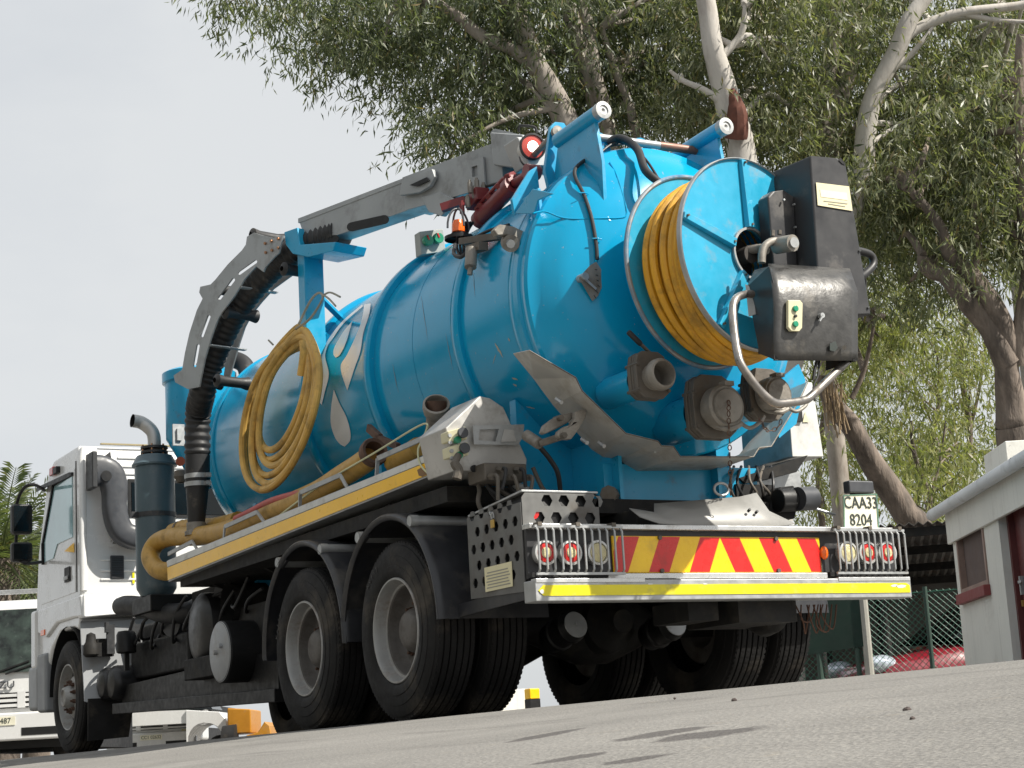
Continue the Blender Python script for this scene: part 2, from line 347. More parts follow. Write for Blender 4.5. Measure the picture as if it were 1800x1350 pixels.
def leaves_mesh(name, cen, spr, k, size, spread, m, droop=.75):
    """cen (n,3) clump centres -> spr sprays each -> k hanging leaves per spray"""
    n = len(cen); P = np.repeat(cen, spr, 0)+rng.normal(0, 1, (n*spr, 3))*np.array(spread)
    tw = rng.normal(0, 1, (len(P), 3))*[.9, .9, .35]+[0, 0, -.55]; tw /= np.linalg.norm(tw, axis=1)[:, None]
    u = rng.random((len(P), k))[:, :, None]; L = rng.uniform(.28, .6, (len(P), 1, 1))*size/.13
    base = (P[:, None, :]+tw[:, None, :]*u*L+rng.normal(0, .035*size/.13, (len(P), k, 3))).reshape(-1, 3); m_ = len(base)
    d = rng.normal(0, .55, (m_, 3))+np.repeat(tw, k, 0)*.35+[0, 0, -droop]; d /= np.linalg.norm(d, axis=1)[:, None]
    s = np.cross(d, rng.normal(0, 1, (m_, 3))); s /= np.linalg.norm(s, axis=1)[:, None]; nn = np.cross(d, s)
    ln = size*rng.uniform(.65, 1.25, (m_, 1)); wd = ln*rng.uniform(.07, .105, (m_, 1)); bend = ln*rng.uniform(-.12, .12, (m_, 1))
    v = np.stack([base, base+d*ln*.42+s*wd+nn*bend, base+d*ln, base+d*ln*.42-s*wd+nn*bend], 1).reshape(-1, 3).astype(np.float32)
    me = bpy.data.meshes.new(name); me.vertices.add(len(v)); me.vertices.foreach_set('co', v.ravel())
    me.loops.add(m_*4); me.loops.foreach_set('vertex_index', np.arange(m_*4, dtype=np.int32)); me.polygons.add(m_); me.polygons.foreach_set('loop_start', np.arange(0, m_*4, 4, dtype=np.int32)); me.polygons.foreach_set('loop_total', np.full(m_, 4, np.int32))
    me.update(calc_edges=True); me.materials.append(m); return me
def px_clumps(poly, n, d0, d1):
    xs_ = [p[0] for p in poly]; ys_ = [p[1] for p in poly]; o = []
    while len(o) < n:
        x, y = rng.uniform(min(xs_), max(xs_)), rng.uniform(min(ys_), max(ys_))
        if inside(x, y, poly): o.append(tuple(at(x, y, D=rng.uniform(d0, d1))))
    return np.array(o)
def limb(mb, pts, d, r0, r1, k=6, wob=.03):
    P = [at(p[0], p[1], D=p[2] if len(p) > 2 else d) for p in pts]; q = smooth(P, k); n = len(q)
    ph = rnd.uniform(0, 6); R = [(r0+(r1-r0)*i/(n-1))*(1+.05*math.sin(i*.45+ph)) for i in range(n)]
    q = [p+V((wob*math.sin(i*.5+ph), wob*math.cos(i*.37+ph), 0)) for i, p in enumerate(q)]
    mb.tube(q, R, 14); return q
def gum(label, bark, leaf, trunk, limbs, polys, d, r, spr=26, k=15, size=.17, spread=(.31, .31, .25), extra_twigs=24):
    base = at(*trunk[0], D=d); t = tag(empty('gum_tree', loc=(0, 0, 0)), label, 'tree', 'gum trees behind the truck')
    mb = MB(); g0 = V((base.x, base.y, 0)); 
    P = [V((base.x+(base.x-at(*trunk[1], D=d).x)*.15, base.y, -.1))]+[at(*p, D=d) for p in trunk]; q = smooth(P, 8); n = len(q)
    mb.tube([p+V((.03*math.sin(i*.4), .03*math.cos(i*.3), 0)) for i, p in enumerate(q)], [r*(1.15-.55*i/(n-1))*(1+.035*math.sin(i*.37)) for i in range(n)], 18)
    ends = []
    for l in limbs: ends.append(limb(mb, l[0], d, l[1]*r, l[2]*r))
    allc = []
    for poly, nc, d0, d1 in polys: allc.append(px_clumps(poly, nc, d0, d1))
    C = np.concatenate(allc) if allc else None
    if C is not None:
        nodes = q[len(q)//3:]+[p for e in ends for p in e]
        for i in rng.choice(len(C), min(extra_twigs, len(C)), replace=False):
            c = V(C[i]); nd = min(nodes, key=lambda p: (p-c).length+abs(min(0, c.z-p.z))*.5)
            mid = (nd+c)/2+V((rnd.uniform(-.2, .2), rnd.uniform(-.2, .2), .25*(nd-c).length*rnd.random()))
            mb.tube(smooth([nd, mid, c], 5), [.05*r/.2*(1-.75*j/10)+.006 for j in range(11)], 6)
    obj('trunk', mb, bark, t, ang=60, fix=False)
    if C is not None:
        me = leaves_mesh('crown', C, spr, k, size, spread, leaf); o = bpy.data.objects.new('crown', me); COL.objects.link(o); o.parent = t
    return t
PA = [(490, -60), (485, 25), (530, 55), (560, 70), (590, 100), (625, 130), (660, 105), (715, 150), (755, 165), (785, 215), (830, 215), (870, 200), (960, 215), (1000, 180), (1010, 0), (1010, -60)]
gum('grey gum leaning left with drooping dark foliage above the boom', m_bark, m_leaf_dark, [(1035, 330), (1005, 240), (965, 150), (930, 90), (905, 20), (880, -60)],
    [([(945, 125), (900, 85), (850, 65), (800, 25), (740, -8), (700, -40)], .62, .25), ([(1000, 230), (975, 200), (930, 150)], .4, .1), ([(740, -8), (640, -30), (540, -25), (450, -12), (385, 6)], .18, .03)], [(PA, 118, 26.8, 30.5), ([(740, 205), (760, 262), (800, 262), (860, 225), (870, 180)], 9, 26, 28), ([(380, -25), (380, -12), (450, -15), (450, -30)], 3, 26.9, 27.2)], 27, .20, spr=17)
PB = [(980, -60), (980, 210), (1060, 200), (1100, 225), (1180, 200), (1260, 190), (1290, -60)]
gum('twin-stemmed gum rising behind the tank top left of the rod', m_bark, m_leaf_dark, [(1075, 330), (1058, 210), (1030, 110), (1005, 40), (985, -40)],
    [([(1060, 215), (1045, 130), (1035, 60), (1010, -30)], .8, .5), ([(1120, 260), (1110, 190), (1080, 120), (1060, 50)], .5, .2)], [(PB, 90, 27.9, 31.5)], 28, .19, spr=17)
PC = [(1180, -60), (1180, 215), (1300, 265), (1420, 270), (1440, -60)]
tb = gum('pale gum with a red-brown bark scar straight above the hose reel', m_bark_white, m_leaf, [(1310, 330), (1285, 215), (1268, 130), (1245, 50), (1232, -40)],
    [([(1275, 190), (1240, 160), (1200, 140), (1180, 125)], .3, .12), ([(1262, 110), (1300, 60), (1310, 10)], .35, .12)], [(PC, 85, 25.6, 29.5)], 25.5, .20, spr=17)
a_ = at(1281, 212, D=25.3); b_ = at(1276, 160, D=25.3)
obj('bark_scar', MB().tube(smooth([a_+V((.1, 0, -.25)), a_+V((.06, -.12, 0)), (a_+b_)/2+V((.04, -.14, 0)), b_+V((.03, -.10, 0))], 5), [.16, .17, .17, .17, .16, .15, .15, .14, .13, .12, .1, .09, .08, .06, .05, .03], 10), mat('bark_scar_brown', (.12, .045, .03), .9, 0, 0, .3, 8, None, (.5, 12)), tb)
PD = [(1380, -60), (1380, 330), (1480, 420), (1530, 520), (1560, 200), (1560, -60)]
gum('shaded gum standing right of the reel behind the tall black cover', m_bark, m_leaf, [(1330, 930), (1360, 700), (1420, 470), (1450, 300), (1450, 200), (1460, 100), (1470, -40)],
    [([(1440, 260), (1480, 160), (1500, 60), (1510, -40)], .8, .5), ([(1420, 300), (1440, 380), (1480, 440)], .2, .1)], [(PD, 80, 28.6, 32)], 29, .22, spr=17)
PE = [(1500, -60), (1490, 330), (1560, 470), (1640, 420), (1720, 200), (1720, -60)]
gum('white-barked gum with a long branch reaching right at the top', m_bark_white, m_leaf, [(1345, 930), (1365, 720), (1440, 500), (1500, 360), (1525, 230), (1550, 135), (1590, 55), (1630, -10), (1660, -80)],
    [([(1585, 75), (1620, 45), (1670, 28), (1740, 15), (1810, 5), (1850, -10)], .5, .28), ([(1700, 25), (1760, 35), (1810, 40)], .3, .12), ([(1560, 130), (1600, 95), (1625, 70), (1640, 40)], .3, .14)], [(PE, 60, 26.6, 30), ([(1640, 40), (1640, 330), (1790, 300), (1790, 60)], 30, 26.6, 30)], 26.5, .175, spr=17)
PF = [(1520, 300), (1520, 420), (1600, 520), (1690, 470), (1740, 420), (1810, 500), (1810, 120), (1700, 150)]
gum('big dark-barked gum forking low behind the white outbuilding', m_bark_dark, m_leaf, [(1785, 800), (1778, 740), (1775, 680), (1768, 620)],
    [([(1768, 640), (1745, 580), (1700, 530), (1665, 490), (1635, 475), (1625, 450)], .75, .3), ([(1775, 620), (1740, 530), (1705, 480), (1670, 445), (1650, 400), (1600, 330)], .7, .2), ([(1785, 640), (1800, 560), (1810, 470), (1800, 380), (1790, 200), (1800, 60)], .6, .25), ([(1705, 480), (1720, 440), (1715, 410)], .25, .1)], [(PF, 84, 24.6, 28)], 25, .25, spr=16)
gum('slim pale gum stem at the right edge of the foliage', m_bark_white, m_leaf, [(1775, 300), (1772, 240), (1770, 150), (1755, 80), (1750, -40)],
    [([(1778, 290), (1770, 240), (1782, 190), (1800, 160)], .8, .5)], [([(1700, -50), (1700, 130), (1810, 200), (1810, -50)], 28, 30, 33)], 31, .2, spr=18)
t = gum('leaning gum trunk with shredded bark behind the number plate', m_bark_dark, m_leaf_y, [(1622, 960), (1590, 900), (1545, 830), (1500, 760), (1470, 715), (1450, 660)],
    [([(1500, 700), (1520, 640), (1535, 580), (1530, 540)], .2, .1)], [([(1500, 500), (1480, 640), (1560, 640), (1600, 520)], 14, 30.5, 33)], 29.6, .23, spr=14, extra_twigs=5)
mbk = MB()
for i in range(46):
    p = at(1450+rnd.uniform(-6, 32), 655+rnd.uniform(0, 70), D=29.2); mbk.bar(p, p+V((rnd.uniform(-.06, .12), -.03, -.18-rnd.random()*.3)), .028, .01)
tag(obj('bark_shreds', mbk, mat('bark_shreds', (.36, .27, .17), .9), t, fix=False), kind='stuff')
FAR = [('bright distant gum left of the leaning trunk', [(1400, 560), (1400, 920), (1520, 920), (1500, 560)], 36, [(1445, 930), (1440, 800), (1450, 700), (1440, 600)]),
       ('bright distant gum between leaning trunk and dark fork', [(1500, 560), (1520, 800), (1640, 900), (1680, 760), (1640, 540)], 48, [(1615, 930), (1618, 860), (1640, 780), (1650, 700)]),
       ('slender forked sapling beside the outbuilding roof', [(1590, 760), (1600, 920), (1690, 910), (1700, 780)], 26, [(1627, 960), (1635, 880), (1612, 810), (1600, 740)]),
       ('bright distant gum behind the dark fork', [(1630, 470), (1660, 840), (1760, 800), (1760, 600)], 34, [(1700, 900), (1705, 760), (1690, 650), (1700, 560)])]
for lab, poly, nc, tr in FAR:
    D_ = rnd.uniform(38, 46) if 'sapling' not in lab else 34
    gum(lab, m_bark_dark, m_leaf_y, tr, [([tr[1], ((tr[1][0]+tr[2][0])/2+25, tr[2][1]+20), (tr[2][0]+50, tr[3][1])], .6, .2)], [(poly, nc, D_-3, D_+4)], D_, .085 if 'sapling' not in lab else .06, spr=14, k=13, size=.20, spread=(.55, .55, .45), extra_twigs=10)
gum('far gum hazy behind the reel cover', m_bark, m_leaf_y, [(1460, 700), (1450, 600), (1470, 500), (1460, 400)], [], [([(1380, 330), (1400, 640), (1640, 600), (1600, 330)], 50, 36, 44)], 40, .2, spr=14, k=13, size=.2, spread=(.6, .6, .5), extra_twigs=8)
# ================================================================== palm at far left
def palm(label, px, py, D, s):
    c = at(px, py, D=D); t = tag(empty('palm_tree'), label, 'palm', 'palms behind the cab')
    obj('trunk', MB().tube([(c.x, c.y, -.1), (c.x+.05, c.y, c.z*.5), tuple(c)], [.3*s, .26*s, .3*s], 14), m_bark_dark, t)
    for i in range(46):
        a = i*2.4; el = math.radians(80-i*2.5); L = s*rnd.uniform(1.9, 2.3); h = V((math.cos(a), math.sin(a), 0)); pts = []
        for j in range(9):
            u = j/8; pts.append(c+h*(L*u*math.cos(el)*(1+.15*u)+.12*u)+V((0, 0, L*u*math.sin(el)-.75*s*u*u*(1.2-el*.3))))
        mb = MB().tube(pts, [.025*s*(1-.8*j/8) for j in range(9)], 5); sm_ = smooth(pts, 4)
        for j in range(3, len(sm_)-1):
            d = (sm_[j+1]-sm_[j-1]).normalized(); sd2 = d.cross(V((0, 0, 1)));
            if sd2.length < .05: sd2 = V((1, 0, 0))
            sd2.normalize(); upn = sd2.cross(d); ll = s*.42*(1-.5*abs(j/len(sm_)-.4))
            for q in (-1, 1):
                e = (sd2*q*.75+d*.6+upn*rnd.uniform(-.05, .3)+V((0, 0, -.12))).normalized(); wv = d*.018*s; p = sm_[j]
                mb.add([p-wv, p+e*ll*.5-wv*1.1+V((0, 0, -.01)), p+e*ll+V((0, 0, -.06*s)), p+e*ll*.5+wv*1.1], [(0, 1, 2, 3)])
        obj('frond', mb, m_palm, t, fix=False, ang=0)
m_palm = leaf_mat('palm_fronds', (.06, .085, .045), (.16, .19, .09), .3)
palm('tall palm with arching fronds behind the cab mirror', 2, 985, 34, 1.15)
palm('shorter palm showing beside the cab door below the mirror', 62, 1045, 37, .95)

# ================================================================== unseen trees and wall added at left, mirrored in and darkening the tank paint
m_leaf_far = leaf_mat('added_gum_leaves', (.035, .048, .02), (.10, .12, .05))
for k, (x, y, h) in enumerate(((-14.5, 13, 8), (-15.5, 7.5, 10), (-14.5, 2, 8.5), (-16, -4.5, 10), (-15.5, 19, 9), (-14.5, 26, 8))):
    t = tag(empty('gum_tree'), ['unseen gum added level with the cab', 'tall unseen gum added level with the tank front', 'unseen gum added level with the rear axles', 'unseen gum added behind the camera', 'unseen gum added past the cab', 'last unseen gum added beside the wall'][k], 'tree', 'unseen gums added at left')
    obj('trunk', MB().tube(smooth([(x, y, -.6), (x+.2, y+.1, h*.3), (x-.2, y, h*.6), (x, y+.2, h*.85)], 6), [.28-.011*i for i in range(19)], 12), m_bark, t, fix=False)
    C = np.array([x, y, h*.68])+rng.normal(0, 1, (80, 3))*[1.5, 1.8, h*.2]; C[:, 2] = np.maximum(C[:, 2], 1.6)
    o = bpy.data.objects.new('crown', leaves_mesh('crown', C, 12, 9, .34, (.45, .45, .4), m_leaf_far)); COL.objects.link(o); o.parent = t
bw = tag(empty('added_wall'), 'unseen long grey block wall added at left to darken the tank side', 'wall')
m_block = mat('block_wall', (.24, .225, .20), .9, 0, 0, .12, 1.5, ((.13, .12, .11), .2, 2))
for k in range(12): obj('added_wall_panel', MB().box((-12.2, -14+k*4, -.9), (-12, -10.06+k*4, 2.9)), m_block, bw); obj('added_wall_pier', MB().box((-12.28, -14.2+k*4+.02, -.9), (-11.9, -13.86+k*4-.2+.02, 3.05)), m_block, bw)
# ================================================================== outbuilding at the right edge
wc = at(1690, 1100, D=19.6); wn = at(1800, 1000, D=16.9); wd_ = V((wn.x-wc.x, wn.y-wc.y, 0)).normalized(); wo = V((-wd_.y, wd_.x, 0))
if wo.dot(V((CAM.x-wc.x, CAM.y-wc.y, 0))) < 0: wo = -wo
W0 = V((wc.x, wc.y, 0))
def wpt(s, t, z): return W0+wd_*s+wo*t+V((0, 0, z))
def wbox(s0, s1, t0, t1, z0, z1): return MB().hexa([wpt(s0, t0, z0), wpt(s1, t0, z0), wpt(s1, t1, z0), wpt(s0, t1, z0), wpt(s0, t0, z1), wpt(s1, t0, z1), wpt(s1, t1, z1), wpt(s0, t1, z1)])
def wall_hit(px, py, t=0.):   # point of the wall plane seen at a spot
    p = on_plane(px, py, W0+wo*t, wo); return (p-W0).dot(wd_), p.z
m_plaster = mat('plaster_cream', (.72, .70, .64), .85, 0, 0, .07, 1.2, ((.42, .37, .31), .2, 1.6), (.25, 40), streak=((.34, .31, .27), .35))
m_maroon = mat('maroon_paint', (.13, .03, .028), .45, 0, .1, .15, 5)
hs_ = tag(empty('outbuilding'), 'small cream plastered outbuilding with maroon door at the right edge', 'building')
zt = wall_hit(1678, 900)[1]; ws0, wz0 = wall_hit(1692, 1045); ws1, wz1 = wall_hit(1727, 912); ds0, dz1 = wall_hit(1752, 893); ds1 = ds0+1.05; sE = 7.
for a in ((0, ws0, -.2, zt), (ws0, ws1, -.2, wz0), (ws0, ws1, wz1, zt), (ws1, ds0, -.2, zt), (ds0, ds1, dz1, zt), (ds1, sE, -.2, zt)): obj('wall', wbox(a[0], a[1], -.22, 0, a[2], a[3]), m_plaster, hs_)
obj('end_wall', wbox(0, .2, -3.5, -.22, -.2, zt), m_plaster, hs_); obj('back_wall', wbox(0, sE, -3.7, -3.5, -.2, zt), m_plaster, hs_)
wf = obj('window', wbox(ws0+.05, ws1-.05, -.09, -.08, wz0+.05, wz1-.05), m_glass_dark, hs_)
m_wfr = mat('window_frame_wood', (.30, .20, .16), .6, 0, 0, .2, 5)
for a in ((ws0, ws0+.05, wz0, wz1), (ws1-.05, ws1, wz0, wz1), (ws0+.05, ws1-.05, wz0, wz0+.05), (ws0+.05, ws1-.05, wz1-.05, wz1)): obj('window_frame', wbox(a[0], a[1], -.10, .015, a[2], a[3]), m_wfr, wf)
obj('window_screen', wbox(ws0+.06, ws1-.06, -.06, -.05, wz0+.06, wz1-.06), mat('rust_screen', (.12, .085, .075), .8), wf)
obj('window_sill', wbox(ws0-.03, ws1+.03, .0, .07, wz0-.11, wz0-.002), mat('sill_red', (.22, .04, .038), .6), wf, bevel=.006)
dd_ = obj('door', wbox(ds0+.06, ds1-.06, -.19, -.14, -.05, dz1-.06), m_maroon, hs_); obj('door_frame', wbox(ds0, ds0+.06, -.20, -.08, -.05, dz1).add(wbox(ds0+.06, ds1, -.20, -.08, dz1-.06, dz1).v, [(0, 3, 2, 1), (4, 5, 6, 7), (0, 1, 5, 4), (1, 2, 6, 5), (2, 3, 7, 6), (3, 0, 4, 7)]), m_maroon, dd_)
hz = wall_hit(1782, 1035, -.14)[1]; obj('door_handle', wbox(ds0+.14, ds0+.18, -.14, -.10, hz-.09, hz+.09).add(wbox(ds0+.15, ds0+.28, -.10, -.085, hz+.02, hz+.045).v, [(0, 3, 2, 1), (4, 5, 6, 7), (0, 1, 5, 4), (1, 2, 6, 5), (2, 3, 7, 6), (3, 0, 4, 7)]), m_galv, dd_)
obj('padlock_body', wbox(ds0+.10, ds0+.15, -.14, -.11, hz-.2, hz-.14), m_brass, dd_)
obj('fascia_band', wbox(-.06, sE, 0, .045, zt-.32, zt+.02), m_plaster, hs_, bevel=.01)
m_gut = mat('gutter_white', (.66, .67, .68), .5, 0, 0, .06, 2, ((.32, .3, .27), .2, 3))
rf_ = obj('roof', MB().hexa([wpt(-.2, .15, zt+.06), wpt(sE, .15, zt+.06), wpt(sE, -3.9, zt+.5), wpt(-.2, -3.9, zt+.5), wpt(-.2, .15, zt+.09), wpt(sE, .15, zt+.09), wpt(sE, -3.9, zt+.53), wpt(-.2, -3.9, zt+.53)]), m_galv, hs_)
gp_ = [wpt(s, .14, zt+.035) for s in (-.25, 1, 2.5, 4, sE)]; obj('gutter', MB().tube(gp_, .065, 14), m_gut, rf_)
for s in (.9, 2.2, 3.5): obj('gutter_bracket', MB().lathe([(-.02, .069), (.02, .069)], wpt(s, .14, zt+.035), wd_, 14), m_gut, rf_)
pc0 = at(1690, 862, D=20.5); pc1 = at(1775, 800, D=20.5); pz = pc1.z
obj('roof_parapet', MB().hexa([wpt(.35, -1.5, zt), wpt(1.3, -1.5, zt), wpt(1.3, -.35, zt), wpt(.35, -.35, zt), wpt(.35, -1.5, zt+.58), wpt(1.3, -1.5, zt+.58), wpt(1.3, -.35, zt+.58), wpt(.35, -.35, zt+.58)]), m_plaster, hs_, bevel=.01)
# ================================================================== carport and fence behind
m_corr = mat('corrugated_sheet', (.12, .115, .105), .6, .2, 0, .2, 2, (RUST, .25, 3))
cp = tag(empty('carport'), 'dark corrugated-roof carport beyond the green mesh fence', 'carport')
ca = at(1385, 934, D=23.4); cb2 = at(1700, 916, D=23.0); cdv = V((cb2.x-ca.x, cb2.y-ca.y, 0)); cl = cdv.length; cdv.normalize(); cn = V((-cdv.y, cdv.x, 0))
if cn.dot(_f) < 0: cn = -cn
C0 = V((ca.x, ca.y, 0)); zc = (ca.z+cb2.z)/2
nsh = 6; sw_ = (cl+2.0)/nsh
for k in range(nsh):
    rows = []; n = 13
    for dep, dz in ((0, 0), (3.0, -.10), (6, -.2)):
        rows.append([C0+cdv*(k*sw_+sw_*i/(n-1)-.3)+cn*dep+V((0, 0, zc+dz+.022*(1 if i % 2 else -1))) for i in range(n)])
    o = obj('roof_sheet', MB().grid(rows), m_corr, cp, ang=0); s_ = o.modifiers.new('solid', 'SOLIDIFY'); s_.thickness = .006
for dep in (.15, 2., 4., 5.8): obj('purlin', MB().bar(C0+cdv*-.3+cn*dep+V((0, 0, zc-.09-dep*.033)), C0+cdv*(cl+1.5)+cn*dep+V((0, 0, zc-.09-dep*.033)), .06, .11), m_chassis, cp)
for s in (.3, cl*.5, cl+.8):
    for dep in (.3, 5.7): obj('post', MB().cyl(C0+cdv*s+cn*dep, C0+cdv*s+cn*dep+V((0, 0, zc-.12)), .05, 12), m_chassis, cp)
m_shade = mat('shade_net', (.012, .03, .022), .9, 0, 0, .2, 3)
for k in range(9): obj('back_board', MB().box((0, 0, 0), (1, 1, 1)) if 0 else MB().hexa([C0+cdv*(-.3)+cn*6+V((0, 0, .25+k*.235)), C0+cdv*(cl+1.5)+cn*6+V((0, 0, .25+k*.235)), C0+cdv*(cl+1.5)+cn*6.03+V((0, 0, .25+k*.235)), C0+cdv*-.3+cn*6.03+V((0, 0, .25+k*.235)), C0+cdv*(-.3)+cn*6+V((0, 0, .4845+k*.235)), C0+cdv*(cl+1.5)+cn*6+V((0, 0, .4845+k*.235)), C0+cdv*(cl+1.5)+cn*6.03+V((0, 0, .4845+k*.235)), C0+cdv*-.3+cn*6.03+V((0, 0, .4845+k*.235))]), m_corr, cp)
# chain-link fence
fa = at(1395, 1100, D=21.6); fb = at(1695, 1100, D=21.0); fdv = V((fb.x-fa.x, fb.y-fa.y, 0)); flen = fdv.length; fdv.normalize(); F0 = V((fa.x, fa.y, 0)); fz = at(1550, 1045, D=21.5).z
fe = tag(empty('mesh_fence'), 'green chain-link fence on steel posts in front of the carport', 'fence')
m_green_wire = mat('green_wire', (.03, .13, .085), .5); m_post = mat('fence_post_green', (.03, .06, .045), .6); m_conc = mat('pale_post', (.34, .33, .29), .8, 0, 0, .15, 6)
mb = MB(); cell = .075
nn_ = int(flen/cell)
for k in range(-int(fz/cell), nn_):
    for sg in (1, -1):
        s0 = k*cell if sg > 0 else (k+int(fz/cell))*cell; pts = []
        z = 0.
        a0, a1 = s0, s0+sg*fz; z0q, z1q = 0., fz
        if sg > 0:
            if a0 < 0: z0q = -a0; a0 = 0
            if a1 > flen: z1q = fz-(a1-flen); a1 = flen
        else:
            if a0 > flen: z0q = a0-flen; a0 = flen
            if a1 < 0: z1q = fz+a1; a1 = 0
        if z1q-z0q > .02: mb.tube([F0+fdv*a0+V((0, 0, z0q)), F0+fdv*a1+V((0, 0, z1q))], .0032, 4, caps=False)
tag(obj('wire_mesh', mb, m_green_wire, fe, fix=False), kind='stuff')
for zz in (.05, fz-.02): obj('strain_wire', MB().tube([F0+V((0, 0, zz)), F0+fdv*flen+V((0, 0, zz))], .006, 5), m_green_wire, fe)
for px, w, m in ((1437, .035, m_post), (1505, .03, m_post), (1523, .055, m_conc), (1634, .028, m_post)):
    p = on_plane(px, 1120, F0, V((-fdv.y, fdv.x, 0))); obj('fence_post', MB().cyl((p.x, p.y, -.1), (p.x, p.y, fz+.04), w, 10), m, fe)
p0_ = on_plane(1410, 1140, F0, V((-fdv.y, fdv.x, 0))); p1_ = on_plane(1520, 1140, F0, V((-fdv.y, fdv.x, 0))); fo = V((-fdv.y, fdv.x, 0))*-.03
obj('shade_cloth', MB().plate([V((p0_.x, p0_.y, .72))+fo, V((p1_.x, p1_.y, .78))+fo, V((p1_.x, p1_.y, fz))+fo, V((p0_.x, p0_.y, fz))+fo], fo*.2), m_shade, fe)
# sloping low wall with brick coping
s_a, s_b = at(1395, 1225, D=25), at(1620, 1135, D=23.6); lw = tag(empty('ramp_wall'), 'sloping roughcast wall with red brick coping behind the fence', 'wall')
dv2 = (V((s_b.x-s_a.x, s_b.y-s_a.y, 0))).normalized(); nv2 = V((-dv2.y, dv2.x, 0))*.2
obj('wall_body', MB().hexa([V((s_a.x, s_a.y, -.1)), V((s_b.x, s_b.y, -.1)), V((s_b.x, s_b.y, -.1))+nv2, V((s_a.x, s_a.y, -.1))+nv2, s_a-V((0, 0, .06)), s_b-V((0, 0, .06)), s_b-V((0, 0, .06))+nv2, s_a-V((0, 0, .06))+nv2]), m_conc, lw)
nb = 16
m_brick = mat('red_brick', (.24, .075, .05), .8, 0, 0, .2, 4)
for k in range(nb):
    a = s_a+(s_b-s_a)*(k/nb); c = s_a+(s_b-s_a)*((k+.92)/nb); e = nv2*1.25-nv2*.12
    obj('coping_brick', MB().hexa([a-nv2*.12-V((0, 0, .055)), c-nv2*.12-V((0, 0, .055)), c+e-V((0, 0, .055)), a+e-V((0, 0, .055)), a-nv2*.12, c-nv2*.12, c+e, a+e]), m_brick, lw)
# ================================================================== red car under the carport
def loft(secs): return MB().grid([list(s) for s in secs])
rc0 = at(1545, 1190, D=22.6); rdx = (_r0*.93+_f*.25); rdx = V((rdx.x, rdx.y, 0)).normalized(); rdn = V((-rdx.y, rdx.x, 0)); rdn = rdn if rdn.dot(_f) > 0 else -rdn
R0_ = V((rc0.x, rc0.y, 0))
def cpt_(x, y, z): return R0_+rdx*x+rdn*y+V((0, 0, z))
car = tag(empty('parked_car', loc=(0, 0, 0)), 'red hatchback parked nose-out beside the outbuilding behind the fence', 'car')
m_carred = mat('car_red_paint', (.20, .012, .022), .25, 0, .8, .05, 3)
secs = []
for x, hz_, hw_, zl in ((0, .55, .45, .30), (.06, .66, .68, .22), (.2, .74, .80, .2), (.5, .80, .84, .2), (.9, .88, .85, .2), (1.15, .93, .85, .2), (3.5, .95, .85, .2), (3.9, .9, .8, .25), (4.0, .7, .7, .3)):
    prof_ = [(-hw_, zl), (-hw_-.02, (zl+hz_)*.5), (-hw_+.02, hz_*.86), (-hw_*.82, hz_*.97), (-hw_*.4, hz_+.015), (0, hz_+.02), (hw_*.4, hz_+.015), (hw_*.82, hz_*.97), (hw_-.02, hz_*.86), (hw_+.02, (zl+hz_)*.5), (hw_, zl)]
    secs.append([cpt_(x, .85+a, z*.9) for a, z in prof_])
obj('body', loft(secs).add(secs[0], [tuple(range(11))]), m_carred, car, ang=50)
secs = []
for x, z_, hw_ in ((1.1, .93, .78), (1.75, 1.36, .62), (2.1, 1.45, .60), (3.2, 1.43, .60), (3.8, .95, .74)): secs.append([cpt_(x, .85-hw_-.04, .9), cpt_(x, .85-hw_, z_-.03), cpt_(x, .85-hw_*.7, z_), cpt_(x, .85+hw_*.7, z_), cpt_(x, .85+hw_, z_-.03), cpt_(x, .85+hw_+.04, .9)])
obj('cabin_glass', loft(secs), m_glass_dark, car, ang=50)
obj('roof_panel', MB().hexa([cpt_(1.85, .3, 1.42), cpt_(3.2, .3, 1.43), cpt_(3.2, 1.4, 1.43), cpt_(1.85, 1.4, 1.42), cpt_(1.9, .32, 1.47), cpt_(3.2, .32, 1.47), cpt_(3.2, 1.38, 1.47), cpt_(1.9, 1.38, 1.47)]), m_carred, car, bevel=.02)
for y_ in (.02, 1.30): 
    c = cpt_(.16, y_+.2, .62); obj('headlight', MB().sphere(c, .16, 10, (1.35, 1, .75)), mat('headlight_clear', (.55, .6, .68), .12, .3, 1, .4, 14), car)
for x_ in (.75, 3.2):
    for y_ in (.02, 1.5): c = cpt_(x_, y_, .3); obj('wheel', MB().lathe([(0, 0), (0, .2), (0, .3), (.18, .3), (.18, 0)], c, rdn, 24), m_rubber, car)
